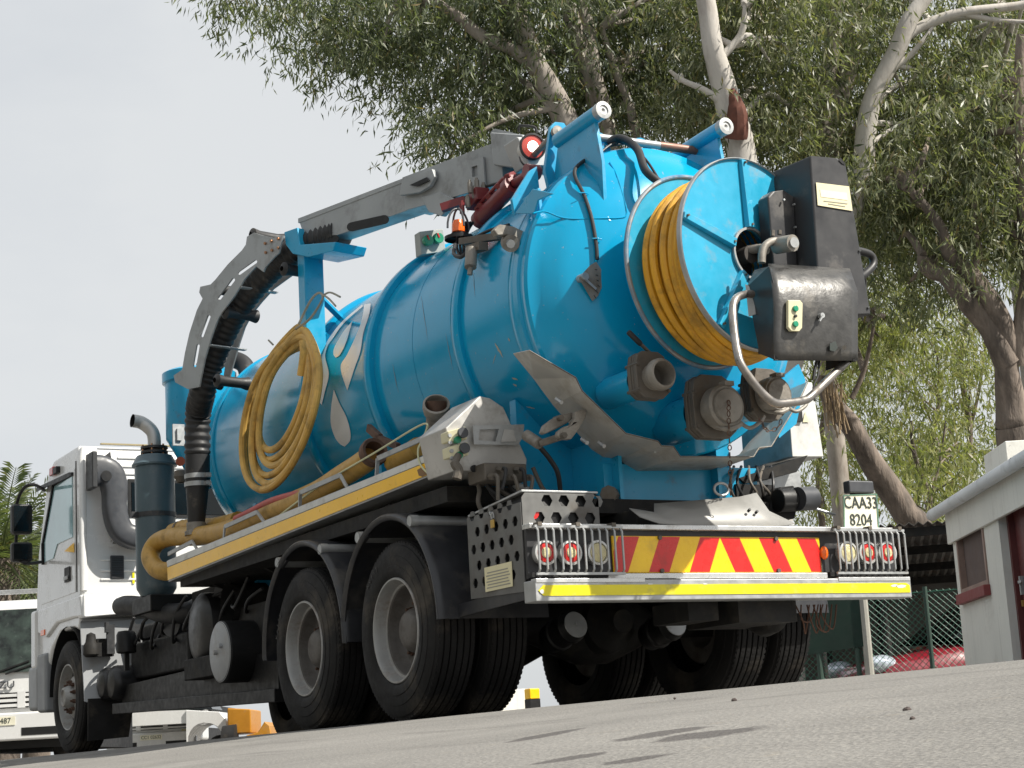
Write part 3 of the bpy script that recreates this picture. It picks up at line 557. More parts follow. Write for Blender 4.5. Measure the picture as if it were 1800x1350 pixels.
# ================================================================== white trucks parked behind
def parked_truck(label, px, py, D, wdt, plate, yaw=0, word='ISUZU'):
    c = at(px, py, D=D); base = V((c.x, c.y, 0)); fr_ = V((-_f.x, -_f.y, 0)).normalized()
    ca_, sa_ = math.cos(yaw), math.sin(yaw); fr_ = V((fr_.x*ca_-fr_.y*sa_, fr_.x*sa_+fr_.y*ca_, 0)); rt_ = V((-fr_.y, fr_.x, 0))   # rt_ = image right
    if rt_.dot(_r0) < 0: rt_ = -rt_
    def q(x, d, z): return base+rt_*x+fr_*d+V((0, 0, z))
    def bx(x0, x1, d0, d1, z0, z1): return MB().hexa([q(x0, d1, z0), q(x1, d1, z0), q(x1, d0, z0), q(x0, d0, z0), q(x0, d1, z1), q(x1, d1, z1), q(x1, d0, z1), q(x0, d0, z1)])
    t = tag(empty('parked_truck'), label, 'truck', 'white trucks parked behind'); h = wdt/2
    prof_ = [(0, .45), (.02, 1.15), (-.25, 2.08), (-.4, 2.16), (-1.6, 2.16), (-1.6, .45)]
    obj('cab', MB().plate([q(-h, d, z) for d, z in prof_], rt_*wdt), m_white, t, bevel=.06, seg=3)
    obj('windscreen', MB().plate([q(-h+.10, .045, 1.18), q(h-.10, .045, 1.18), q(h-.16, -.195, 2.02), q(-h+.16, -.195, 2.02)], fr_*.01), m_screen, t)
    for s in (-1, 1): obj('wiper', MB().bar(q(s*.1, .075, 1.16), q(s*.1+.5, .03, 1.32), .02, .02), m_black, t)
    obj('grille_recess', bx(-h+.12, h-.12, .025, .03, .72, .92), m_black, t)
    for z in (.735, .80, .865): obj('grille_bar', bx(-h+.12, h-.12, .03, .045, z, z+.038), m_white, t)
    for x in (-.3, .3): obj('grille_divider', bx(x-.05, x+.05, .03, .05, .72, .92), m_white, t)
    bu = obj('bumper', bx(-h-.02, h+.02, 0, .13, .30, .66), m_white, t, bevel=.03); obj('bumper_slot', bx(-h+.15, -.32, .13, .135, .36, .46), m_black, bu); obj('bumper_slot', bx(.32, h-.15, .13, .135, .36, .46), m_black, bu)
    obj('number_plate', bx(-.24, .24, .132, .14, .50, .61), m_platewhite, bu); text('plate_text', plate, .10, q(0, .142, .555), rt_, (0, 0, 1), m_ink, bu, .002, sx=.95)
    text('badge', word, .13, q(0, .035, 1.02), rt_, (0, 0, 1), m_grey_plastic, t, .006, sx=1.2)
    for s in (-1, 1): obj('headlight', bx(s*(h-.2)-.12, s*(h-.2)+.12, .03, .05, .56, .70), m_lamp_clear, t, bevel=.01)
    for s in (-1, 1): obj('wheel', MB().lathe([(0, 0), (0, .2), (.02, .36), (.24, .38), (.25, .2), (.25, 0)], q(s*(h-.3)-.12, -.75, .38), rt_, 28), m_rubber, t)
    obj('mirror', bx(h+.03, h+.2, -.1, 0, 1.3, 1.75), m_black, t, bevel=.02); obj('mirror', bx(-h-.2, -h-.03, -.1, 0, 1.3, 1.75), m_black, t, bevel=.02)
    obj('load_body', bx(-h-.05, h+.05, -5.2, -1.75, .95, 1.25), m_black, t)
    obj('roof_bar', bx(-.7, .55, -.5, -.42, 2.25, 2.31), m_galv, t, bevel=.01); obj('chassis', bx(-h+.1, h-.1, -5, -.2, .2, .75), m_black, t)
    return t
parked_truck('white light truck seen head-on behind the cab front wheel', -2, 1262, 23.6, 2.0, 'CF 34487', .05)
parked_truck('white light truck seen low between the cab and rear wheels, mostly hidden', 268, 1303, 40, 1.95, 'CC1 02632', .0)
# white pickup corner and yellow loader seen under the chassis
def box_rel(c, a, b): return MB().box((c.x+a[0], c.y+a[1], a[2]), (c.x+b[0], c.y+b[1], b[2]))
pk = at(362, 1290, D=39); t = tag(empty('parked_pickup'), 'white pickup wing and wheel arch seen under the chassis', 'pickup')
rh, fh = _r0, V((_f.x, _f.y, 0)).normalized(); B0 = V((pk.x, pk.y, 0))
def rel(x, d, z): return B0+rh*x+fh*d+V((0, 0, z))
arch_ = [(-.42, .35)]+[(-.02+.40*math.cos(math.pi-math.pi*i/10), .38+.40*math.sin(math.pi*i/10)) for i in range(11)]+[(.44, .35), (.46, .8), (.30, 1.0), (-.42, 1.08)]
obj('wing', MB().plate([rel(x, 0, z) for x, z in arch_], fh*1.6), m_white, t, bevel=.03); obj('bonnet', MB().plate([rel(-1.6, .05, .8), rel(-.42, .05, .8), rel(-.42, .05, 1.08), rel(-1.6, .05, 1.1)], fh*1.5), m_white, t); obj('wheel', MB().lathe([(0, 0), (0, .2), (.02, .24), (.22, .26), (.24, .2)], rel(.22, .25, .26), fh, 24), m_rubber, t)
obj('cabin', MB().plate([rel(-1.6, .3, 1.08), rel(.1, .3, 1.08), rel(-.3, .5, 1.7), rel(-1.6, .5, 1.7)], fh*1.3), m_glass_dark, t)
ld_ = at(428, 1285, D=38); B0 = V((ld_.x, ld_.y, 0)); t = tag(empty('wheel_loader'), 'yellow loader with bucket arms standing far behind the rear wheels', 'loader')
m_ymach = mat('machine_yellow', srgb(176, 120, 24), .45, 0, .1, .1, 4, (DUST, .2, 4))
obj('bucket', MB().plate([rel(.05, 0, .25), rel(.6, 0, .25), rel(.55, 0, .62), rel(.45, 0, .72), rel(.3, 0, .5), rel(.05, 0, .45)], fh*1.8), m_ymach, t, bevel=.02); obj('body', MB().plate([rel(-.4, .4, .5), rel(.1, .4, .5), rel(.1, .4, 1.0), rel(-.4, .4, 1.05)], fh*1.5), m_ymach, t, bevel=.03); obj('wheel', MB().lathe([(0, 0), (0, .2), (.02, .33), (.30, .35), (.31, .2), (.31, 0)], rel(-.5, .3, .35), rh, 24), m_rubber, t); obj('wheel', MB().lathe([(0, 0), (0, .25), (.03, .42), (.35, .45), (.36, .2)], rel(1.3, .3, .45), fh, 24), m_rubber, t)
# striped marker block and white wall glimpsed between the wheels
bk_ = at(936, 1232, D=19); t = tag(empty('marker_post'), 'yellow and black painted kerb block between the rear wheels', 'bollard'); B0 = V((bk_.x, bk_.y, 0)); zb_ = at(936, 1229, D=19).z
obj('black_base', MB().box((bk_.x-.06, bk_.y-.06, -.05), (bk_.x+.06, bk_.y+.06, zb_)), m_black, t); obj('yellow_top', MB().box((bk_.x-.06, bk_.y-.06, zb_), (bk_.x+.06, bk_.y+.06, zb_+.11)), m_tape_o, t, bevel=.01)
wl_ = at(900, 1240, D=19.6); tag(obj('low_wall', MB().box((wl_.x-.25, wl_.y-.1, -.05), (wl_.x+.17, wl_.y+.2, at(900, 1212, D=19.6).z)), m_plaster, bevel=.01), 'short pale plastered block beside the yellow kerb block', 'wall')
# loose stones on the asphalt
for k, (x, y, s) in enumerate(((1291, 1232, .010), (1595, 1250, .010), (1604, 1264, .006), (1380, 1231, .004), (1186, 1228, .006))):
    p = ground_hit(x, y); mb = MB().sphere((0, 0, 0), s, 5, (1, .8, .65)); mb.v = [tuple(q*rnd.uniform(.8, 1.2) for q in v) for v in mb.v]
    tag(obj('stone', mb, mat('dark_stone', (.07, .055, .05), .9, 0, 0, .3, 60) if k == 0 else bpy.data.materials['dark_stone'], loc=p+V((0, 0, s*.15)), ang=25, fix=False), ['dark stone on the asphalt in front of the right rear tyres', 'larger of the two stones lying together at the right', 'smaller of the two stones lying together at the right', 'tiny stone right of the one by the right rear tyres', 'small stone on the asphalt nearest the middle brake chamber'][k], 'stone', 'loose stones on the asphalt')

# ================================================================== the vacuum truck
T = empty('vacuum_truck', loc=(0, 0, 0))
tag(T, 'blue vacuum tanker truck with white cab and yellow hose reel on its rear door', 'truck')
def part(name, mb, m, parent=None, **k): return obj(name, mb, m, parent or T, **k)
# ------------------------------------------------------------------ wheels
def circle3(c, u, v, r, n=16, a0=0): return [V(c)+V(u)*(r*math.cos(a0+2*math.pi*i/n))+V(v)*(r*math.sin(a0+2*math.pi*i/n)) for i in range(n)]
def tyre_mesh(w=.29, R=.52):
    h = w/2; p = [(h-.022, .298), (h-.006, .318), (h+.003, .34), (h+.004, .372), (h+.0005, .374), (h+.002, .40), (h-.001, .43), (h-.005, .432), (h-.008, .46), (h-.02, .492), (h-.026, .494), (h-.033, .508)]
    tr = []
    gs = [.082, .042, 0, -.042, -.082]; gw = .0055
    a = h-.04; tr.append((a, R-.003))
    for g in gs: tr += [(g+gw, R-.001), (g+gw-.001, R-.014), (g-gw+.001, R-.014), (g-gw, R-.001)]
    tr.append((-a, R-.003))
    prof = p+tr+[(-t, r) for t, r in reversed(p)]
    mb = MB().lathe(prof, (0, 0, 0), (1, 0, 0), 72)
    n = 90     # shoulder blocks and sipes
    for i in range(n):
        A = 2*math.pi*i/n
        for s, o in ((1, 0), (-1, .5)):
            q = A+o*2*math.pi/n; e = V((0, math.cos(q), math.sin(q))); t = V((0, -math.sin(q), math.cos(q)))
            mb.obox(e*(R-.0115)+V((s*(h-.041), 0, 0)), (.02, .020, .012), t, e)
            for x in (.062, .021): mb.obox(e*(R-.0045)+V((s*x, 0, 0)), (.026, .020, .009), t+V((.25*s, 0, 0)), e)
    return mb.mesh('tyre', 40)
def rear_rim_mesh():
    prof = [(.118, .302), (.132, .306), (.139, .302), (.139, .293), (.128, .288), (.10, .284), (.066, .276), (.062, .268), (.062, .262)]
    return MB().lathe(prof, (0, 0, 0), (1, 0, 0), 56).mesh('rim', 40)
def front_rim_mesh():
    prof = [(.11, .302), (.126, .306), (.132, .300), (.13, .29), (.10, .284), (.02, .268), (.01, .26), (.03, .225), (.075, .185), (.09, .15), (.09, .115), (.11, .11), (.16, .09), (.172, .085), (.175, .07), (.16, .065), (.155, 0)]
    return MB().lathe(prof, (0, 0, 0), (1, 0, 0), 56).mesh('rim', 40)
me_tyre = tyre_mesh(); me_tyre.materials.append(m_rubber)
me_rr = rear_rim_mesh(); me_rr.materials.append(m_rim)
m_barrel = mat('rim_barrel_dirty', (.15, .14, .13), .6, .25, 0, .25, 6, ((.055, .045, .035), .5, 5), (.1, 14))
me_rb = MB().lathe([(.060, .2665), (.055, .258), (.02, .254), (-.02, .248), (-.034, .238), (-.038, .215), (-.031, .15), (-.022, .142), (.03, .125), (.06, .105), (.07, .09), (.073, .04), (.073, 0)], (0, 0, 0), (1, 0, 0), 56).mesh('barrel', 40); me_rb.materials.append(m_barrel)
me_fr = front_rim_mesh(); me_fr.materials.append(m_rim)
def holes_mesh(a, rad, hr, n, name, ln=.012):
    mb = MB()
    for i in range(1):
        q = 2*math.pi*i/n; e = V((0, math.cos(q), math.sin(q))); t = V((0, -math.sin(q), math.cos(q)))
        mb.plate([V((a, 0, 0))+e*(rad+hr*.8*math.cos(k*math.pi/6))+t*(hr*1.25*math.sin(k*math.pi/6)) for k in range(12)], (ln, 0, 0))
    return mb.mesh(name)
me_rh = holes_mesh(-.042, .192, .025, 10, 'hand_hole'); me_rh.materials.append(m_black)
me_fh = holes_mesh(.036, .215, .026, 10, 'hand_hole', .02); me_fh.materials.append(m_black)
def nuts_mesh(a, rad, n, ln, r):
    mb = MB()
    for i in range(1):
        q = 0; c = V((a, rad*math.cos(q), rad*math.sin(q))); mb.cyl(c, c+V((ln, 0, 0)), r, 6); mb.cyl(c+V((ln, 0, 0)), c+V((ln+.022, 0, 0)), r*.55, 6)
    return mb.mesh('wheel_nut')
m_rusty = mat('rusty_nut', (.12, .07, .05), .7, .3, 0, .3, 20)
me_fn = nuts_mesh(.088, .135, 10, .03, .019); me_fn.materials.append(m_rusty)
me_rn = nuts_mesh(-.028, .155, 10, .025, .017); me_rn.materials.append(m_rusty)
def sidewall_text(word, rad, a0, size):
    vs, fs = [], []
    for i, ch in enumerate(word):
        cu = bpy.data.curves.new('letter', 'FONT'); cu.body = ch; cu.size = size; cu.extrude = .0015; cu.align_x = 'CENTER'; cu.align_y = 'CENTER'; cu.resolution_u = 2
        t = bpy.data.objects.new('letter', cu); COL.objects.link(t); dg = bpy.context.evaluated_depsgraph_get(); me = bpy.data.meshes.new_from_object(t.evaluated_get(dg)); bpy.data.objects.remove(t)
        a = a0-i*size*.78/rad; up = V((0, math.cos(a), math.sin(a))); rt = V((0, math.sin(a), -math.cos(a))); o = len(vs); c = V((.1485, 0, 0))+up*rad
        vs += [c+rt*-v.co.x+up*v.co.y+V((v.co.z, 0, 0)) if 0 else c-rt*v.co.x*-1+up*v.co.y+V((v.co.z, 0, 0)) for v in me.vertices]; fs += [tuple(j+o for j in p.vertices) for p in me.polygons]
    return MB().add(vs, fs).mesh('sidewall_text')
m_rub2 = mat('raised_rubber', (.045, .043, .041), .7, 0, 0, .2, 8)
me_txt = sidewall_text('Kelly', .435, math.radians(150), .05); me_txt.materials.append(m_rub2)
def wheel(x, y, side, kind, outer=True):
    w_ = empty('wheel', T, (x, y, .52), (rnd.uniform(0, 6), 0, 0 if side > 0 else math.pi))
    w_.rotation_mode = 'XYZ'; w_.rotation_euler = (0, 0, 0 if side > 0 else math.pi)
    obj('tyre', me_tyre, None, w_)
    if kind == 'front':
        obj('rim', me_fr, None, w_)
        for k in range(10): obj('hand_hole', me_fh, None, w_, rot=(k*math.pi/5, 0, 0)); obj('wheel_nut', me_fn, None, w_, rot=((k+.5)*math.pi/5, 0, 0))
    else:
        obj('rim', me_rr, None, w_); obj('barrel', me_rb, None, w_)
        if outer:
            obj('sidewall_text', me_txt, None, w_, rot=(rnd.uniform(-.3, .5), 0, 0))
            for k in range(10): obj('hand_hole', me_rh, None, w_, rot=(k*math.pi/5, 0, 0)); obj('wheel_nut', me_rn, None, w_, rot=((k+.5)*math.pi/5, 0, 0))
    return w_
YA = (0., 1.37); YF = 7.29
for y in YA:
    wheel(-1.185, y, -1, 'rear'); wheel(-.85, y, -1, 'inner', False); wheel(1.185, y, 1, 'rear'); wheel(.85, y, 1, 'inner', False)
wheel(-1.08, YF, -1, 'front'); wheel(1.08, YF, 1, 'front')
# ------------------------------------------------------------------ chassis
for x in (-.42, .42):
    part('chassis_rail', MB().box((x-.04, -1.3, .80), (x+.04, 8.2, 1.06)), m_chassis, bevel=.01)
for y in (-1.1, -.5, .68, 2.1, 3.4, 4.8, 6.0): part('cross_member', MB().box((-.38, y-.05, .84), (.38, y+.05, 1.02)), m_chassis)
for y in YA:
    mb = MB().lathe([(-1.0, .0), (-1.0, .075), (-.45, .085), (-.28, .16), (-.1, .23), (.1, .23), (.28, .16), (.45, .085), (1.0, .075), (1.0, 0)], (0, y, .52), (1, 0, 0), 24)
    mb.lathe([(0, .19), (.08, .17), (.14, .10), (.22, .07), (.22, 0)], (0, y-.16, .52), (0, -1, 0), 20)
    a = part('axle', mb, m_chassis)
    for s in (-1, 1): obj('leaf_spring', MB().box((s*.62-.045, y-.5, .64), (s*.62+.045, y+.5, .72)), m_chassis, a)
# brake chambers seen under the bumper
for q, dx in (((1012, 1098), -.02), ((1187, 1095), 0.02)):
    e = at(*q, Y=-.56); d = V((0, -.93, -.02)).normalized(); d = V((.06, -.95, .22)).normalized()
    mb = MB().lathe([(-.30, .03), (-.27, .085), (-.20, .09), (-.19, .098), (-.17, .098), (-.16, .088), (-.07, .088), (-.06, .094), (-.045, .094), (-.035, .086), (-.01, .084), (0, .076)], e, d, 24)
    c = part('brake_chamber', mb, m_black)
    obj('end_plate', MB().lathe([(0, .078), (.004, .076), (.004, 0)], e, d, 24).cyl(e, e+d*.02, .012, 8).cyl(e+V((-.03, 0, -.03)), e+V((-.03, 0, -.03))+d*.008, .009, 8), m_galv, c)
# drooping orange and brown cables under the tail
mb = MB()
for i in range(6):
    x = .66+i*.04+rnd.uniform(-.01, .01); z = .53
    mb.tube(smooth([(x, -1.2, z), (x+rnd.uniform(-.05, .03), -1.23, z-.05-rnd.uniform(0, .07)), (x+.04, -1.22, z-.09-rnd.uniform(0, .08)), (x+.1, -1.2, z)], 5), .0045, 6)
tag(part('cable_loops', mb, mat('cable_brown', (.13, .06, .035), .7)), kind='stuff')
part('tow_hook', MB().box((.1, -1.4, .42), (.5, -.9, .56)).box((-.2, -1.35, .44), (.0, -1.0, .55)).lathe([(0, .10), (.1, .12), (.2, .08), (.25, 0)], (.55, -.95, .5), (0, -1, -.2), 16), m_chassis)
# ------------------------------------------------------------------ mudguards
GX0, GX1 = -1.345, -.66
def mudguard(yc, R, a0, a1, tail, side=-1):
    n = 30; outer = []; mb = MB()
    angs = [math.radians(a0+(a1-a0)*i/n) for i in range(n+1)]
    prof = [(V((0, yc+R*math.cos(a), .53+R*math.sin(a))), V((0, math.cos(a), math.sin(a)))) for a in angs]
    if tail: prof.append((prof[-1][0]+V((0, -.012, -tail)), prof[-1][1])); prof.append((prof[-1][0]+V((0, 0, -.001)), prof[-1][1]))
    lip = [(GX0+.002, -.035), (GX0-.012, -.024), (GX0-.016, -.008), (GX0-.004, .004), (GX0+.03, .006), (-.9, .009), (GX1, .006), (GX1, 0), (-.9, .002), (GX0+.03, -.004), (GX0+.012, -.012), (GX0+.012, -.03), (GX0+.002, -.035)]
    rows = []
    for p, nrm in prof: rows.append([V((-x*side if False else (x if side < 0 else -x), p.y+nrm.y*h, p.z+nrm.z*h)) for x, h in lip])
    mb.grid(rows); return part('mudguard', mb, m_guard, ang=50)
for s in (-1, 1):
    g1 = mudguard(1.33, .675, 182, -2, .02, s); g2 = mudguard(.035, .665, 180, 8, .12, s)
    for g, y in ((g1, 1.33), (g2, .035)):
        for dy in (-.36, .36):
            z = .53+math.sqrt(.675**2-dy*dy)
            a = V((s*1.36, y+dy, z-.02+.03)); b = V((s*.46, y+dy, z+.01))
            obj('mounting_tube', MB().cyl(a, b, .032, 16).lathe([(0, .036), (.05, .036)], a, b-a, 16), m_galv, g)
            obj('clamp_strap', MB().bar(a+V((-s*.03, -.01, -.04)), a+V((-s*.03, -.11, -.16 if dy < 0 else .0)), .02, .012), m_dark_plastic, g)
# ------------------------------------------------------------------ tail: bumper, light board
yb = -1.52
b = part('bumper', MB().box((-1.25, yb, .537), (1.25, yb+.12, .648)), m_galv, bevel=.006)
tp = MB().plate([(-1.235, yb-.002, .592), (-1.205, yb-.002, .62), (1.21, yb-.002, .62), (1.236, yb-.002, .606), (1.236, yb-.002, .565), (-1.205, yb-.002, .565)], (0, -.002, 0))
obj('reflective_stripe', tp, m_tape_y, b)
m_torn = mat('torn_tape_white', (.7, .7, .68), .4, 0, 0, .1, 10)
for x, z, sx, sz in ((-1.215, .588, .016, .014), (1.17, .60, .05, .010), (1.12, .605, .03, .008), (-.55, .622, .02, .005), (-.2, .621, .018, .004)):
    obj('torn_tape', MB().plate([(x+sx*math.cos(k)*rnd.uniform(.6, 1.1), yb-.0045, z+sz*math.sin(k)*rnd.uniform(.6, 1.1)) for k in [i*.7 for i in range(9)]], (0, -.001, 0)), m_torn, b)
for x0, x1 in ((-1.245, -.58), (.72, 1.245)):
    obj('top_trim', MB().box((x0, yb-.004, .632), (x1, yb+.05, .655)), m_chrome, b, bevel=.003)
# light board frame
yl = -1.45
fr = part('tail_board', MB().box((-1.235, yl+.02, .66), (1.225, yl+.06, .92)), m_black_satin, bevel=.004)
obj('top_rail', MB().box((-1.24, yl-.03, .918), (1.23, yl+.08, .945)), m_chrome, fr, bevel=.004)
obj('bottom_rail', MB().box((-.78, yl-.03, .655), (.68, yl+.02, .685)), m_chrome, fr, bevel=.004)
obj('side_shelf', MB().box((-1.24, yl-.03, .665), (-.78, yl+.02, .69)).box((.70, yl-.03, .665), (1.23, yl+.02, .69)), m_black, fr)
# chevron panel: separate reflective strips butted together
ch = part('chevron_panel', MB().box((-.72, yl+.008, .69), (.672, yl+.018, .888)), m_chev_y, bevel=.002)
x0, x1, z0, z1 = -.715, .667, .694, .884; xc = -.02; wd = .132; sl = .085
def clip(poly, lim, sgn):
    o = []
    for i in range(len(poly)):
        a, c = poly[i], poly[(i+1) % len(poly)]; ia = sgn*(a[0]-lim) >= 0; ic = sgn*(c[0]-lim) >= 0
        if ia: o.append(a)
        if ia != ic: t = (lim-a[0])/(c[0]-a[0]); o.append((lim, a[1]+(c[1]-a[1])*t))
    return o
for k in range(-1, 8):
    for s in (-1, 1):
        # stripes lean outward towards the bottom, meeting in a peak at the centre
        top0 = xc+s*wd*k; bot0 = top0+s*sl; mcol = m_chev_r if k % 2 == 0 else m_chev_y
        pl = [(top0, z1), (top0+s*wd, z1), (bot0+s*wd, z0), (bot0, z0)]
        pl = clip(clip(pl, x0, 1), x1, -1)
        pl = clip(pl, xc, s) if pl else pl
        if len(pl) >= 3: obj('chevron_stripe', MB().plate([(x, yl+.0065, z) for x, z in pl], (0, -.002, 0)), mcol, ch)
for x in (-.42, .36):
    for z in (.70, .878): obj('panel_bolt', MB().cyl((x, yl+.006, z), (x, yl-.008, z), .012, 8), m_valve, ch)
# rear lamps with guard grilles
def lamp(px, py, m, name='tail_lamp'):
    p = at(px, py, Y=yl-.004); l = part(name, MB().lathe([(.03, .062), (-.012, .066), (-.02, .066), (-.022, .054), (-.01, .052)], p, (0, 1, 0), 28), m_lamp_white)
    obj('lens', MB().lathe([(-.008, .053), (-.018, .048), (-.022, .03), (-.024, 0)], p, (0, 1, 0), 28), m, l)
    if m is m_lamp_red: obj('lens_centre', MB().lathe([(-.021, .030), (-.027, .026), (-.029, 0)], p, (0, 1, 0), 20), m_lamp_clear, l)
for x, m in ((957, m_lamp_red), (1001, m_lamp_red), (1049, m_lamp_clear)): lamp(x, 972, m)
for x, m in ((1488, m_lamp_clear), (1523, m_lamp_red), (1557, m_lamp_red)): lamp(x, 972, m)
for xa, xb in ((-1.235, -.70), (.72, 1.235)):
    g = part('lamp_grille', MB().box((xa, yl-.075, .917), (xb, yl-.06, .93)).box((xa, yl-.075, .672), (xb, yl-.06, .685)), m_galv)
    n = 12
    for i in range(n):
        x = xa+.012+(xb-xa-.024)*i/(n-1); obj('grille_bar', MB().tube([(x, yl-.06, .925), (x, yl-.083, .90), (x, yl-.083, .70), (x, yl-.06, .675)], .0062, 8), m_galv, g)
    for x in (xa+.03, xa+.26, xa+.48): obj('hinge_clip', MB().box((x-.012, yl-.08, .925), (x+.012, yl-.03, .945)), m_valve, g)
part('side_marker_lamp', MB().sphere((.692, yl+.0, .80), .026, 8, (1, .8, 1.5)), m_lamp_amber)
# number plate standing on the board
P0, P1 = at(1483, 930, Y=-1.36), at(1545, 930, Y=-1.36); P2, P3 = at(1482, 870, Y=-1.36), at(1541, 868, Y=-1.36)
npn = V((0, .012, 0)); npl = part('number_plate', MB().plate([P0, P1, P3, P2], npn), m_platewhite, bevel=.003)
c = (P0+P1+P2+P3)/4; rt = (P1-P0).normalized(); upv = (P2-P0).normalized()
text('plate_text', 'CAA33', .098, c+upv*.05+V((0, -.003, 0)), rt, upv, m_ink, npl, .002, sx=.86)
text('plate_text', '8204', .098, c-upv*.052+V((0, -.003, 0)), rt, upv, m_ink, npl, .002, sx=.86)
obj('plate_border', MB().plate([P0+V((0, -.001, 0)), P1+V((0, -.001, 0)), P3+V((0, -.001, 0)), P2+V((0, -.001, 0))], (0, -.003, 0), [[c+(p-c)*.94+V((0, -.001, 0)) for p in (P0, P1, P3, P2)]]), mat('plate_edge_green', (.10, .2, .14), .5), npl)
pl = part('plate_lamp', MB().box(at(1494, 866, Y=-1.36), at(1524, 848, Y=-1.30)), m_grey_plastic, bevel=.01); obj('lamp_bracket', MB().box(at(1500, 874, Y=-1.34), at(1520, 860, Y=-1.31)), m_black, pl)
part('plate_post', MB().box((c.x-.02, -1.345, .93), (c.x+.02, -1.33, c.z)), m_black)
# perforated lamp boxes at the tail corners
m_perf = mat('perforated_plate', (.15, .15, .145), .5, .4, 0, .25, 5, ((.10, .085, .07), .4, 6))
def hexa_holes(o, u, v, nx, ny, sp, r):
    H = []
    for j in range(ny):
        for i in range(nx): H.append(V(o)+V(u)*((i+.5*(j % 2))*sp)+V(v)*(j*sp*.87))
    return H
def hexagon(c, u, v, r): return [V(c)+V(u)*(r*math.cos(math.pi/3*k))+V(v)*(r*math.sin(math.pi/3*k)) for k in range(6)]
for s in (-1,):
    X0, X1 = s*1.235, s*.765; Yf, Yr = -.80, -1.40
    bx = part('lamp_box', MB().box((X0-s*.012, Yf, .66), (X1, Yr+.012, 1.04)).hexa([(X0-s*.012, Yf, 1.04), (X1, Yf, 1.04), (X1, Yr+.012, 1.04), (X0-s*.012, Yr+.012, 1.04), (X0-s*.03, Yf, 1.06), (X1+s*.02, Yf, 1.06), (X1+s*.02, Yr+.03, 1.12), (X0-s*.03, Yr+.03, 1.12)]), m_black, bevel=.004)
    hs = hexa_holes((X0, -.86, .70), (0, -1, 0), (0, 0, 1), 5, 5, .105, .04); U, W = V((0, -1, 0)), V((0, 0, 1))
    ou = [(X0, Yf, .62), (X0, Yr, .60), (X0, Yr, 1.065), (X0, Yf, 1.065)]
    obj('perforated_side', MB().plate(ou, (s*.006, 0, 0), [hexagon(h, U, W, .030) for h in hs if h.y > Yr+.05]), m_perf, bx)
    hs = hexa_holes((X0-s*.10, Yr, .985), (-s, 0, 0), (0, 0, 1), 4, 2, .104, .04); U, W = V((-s, 0, 0)), V((0, 0, 1))
    ou = [(X0, Yr, .66), (X1, Yr, .66), (X1, Yr, 1.09), (X1+s*.03, Yr, 1.115), (X0-s*.02, Yr, 1.115), (X0, Yr, 1.09)]
    obj('perforated_rear', MB().plate(ou, (0, -.006, 0), [hexagon(h-W*.0, U, W, .034) for h in hs]), m_perf, bx)
    obj('lid', MB().hexa([(X0, Yf, 1.068), (X1, Yf, 1.068), (X1, Yr-.008, 1.118), (X0, Yr-.008, 1.118), (X0, Yf, 1.08), (X1, Yf, 1.08), (X1, Yr-.008, 1.13), (X0, Yr-.008, 1.13)]), m_galv, bx, bevel=.003)
    obj('reflector', MB().cyl((X0-s*.07, Yr+.008, 1.01), (X0-s*.07, Yr+.001, 1.01), .034, 16), m_lamp_red, bx)
    if s < 0:
        cc = V((X0-.008, -1.08, .705)); q = obj('data_plate', MB().box((X0-.009, -1.28, .64), (X0-.012, -.98, .77)), m_plaque, bx)
        for j in range(6): obj('plate_print', MB().box((X0-.0125, -1.26+.01*(j % 3), .655+j*.016), (X0-.0135, -1.0-.012*(j % 2), .661+j*.016)), m_inkfaint, bx)
        obj('under_skirt', MB().hexa([(-1.235, -.5, .535), (-1.22, -.5, .535), (-1.22, -1.42, .56), (-1.235, -1.42, .56), (-1.235, -.5, .60), (-1.22, -.5, .60), (-1.22, -1.42, .64), (-1.235, -1.42, .64)]), m_guard, bx)
# ------------------------------------------------------------------ tank
TX, TZ = 0.0, 2.33
YRING, YFRONT = -1.02, 4.45
prof = [(YFRONT+.26, 0), (YFRONT+.25, .2), (YFRONT+.21, .45), (YFRONT+.12, .68), (YFRONT+.03, .82), (YFRONT-.04, .862), (YFRONT-.12, .87)]
prof += [(1.22, .87), (1.16, .885), (1.13, .90), (.9, .902), (-.3, .903), (-.84, .903), (-.845, .90)]
tank = part('tank', MB().lathe(prof, (TX, 0, TZ), (0, 1, 0), 128, ref=(0, 0, -1)), m_blue, ang=30)
def ring(name, y, wd, r0, r1, m=None, par=None, b=.008):
    return obj(name, MB().lathe([(y-wd/2, r0), (y-wd/2, r1-.01), (y-wd/2+.012, r1), (y+wd/2-.012, r1), (y+wd/2, r1-.01), (y+wd/2, r0)], (TX, 0, TZ), (0, 1, 0), 128, ref=(0, 0, -1)), m or m_blue, par or tank, ang=50)
ring('stiffening_rib', 2.28, .09, .86, .905); ring('stiffening_rib', 1.08, .10, .89, .945); ring('stiffening_rib', -.17, .09, .89, .935); ring('front_rim', 4.2, .05, .86, .885)
ring('door_seat', -.88, .10, .88, .925); ring('door_seal', -.822, .012, .88, .908, m_black)
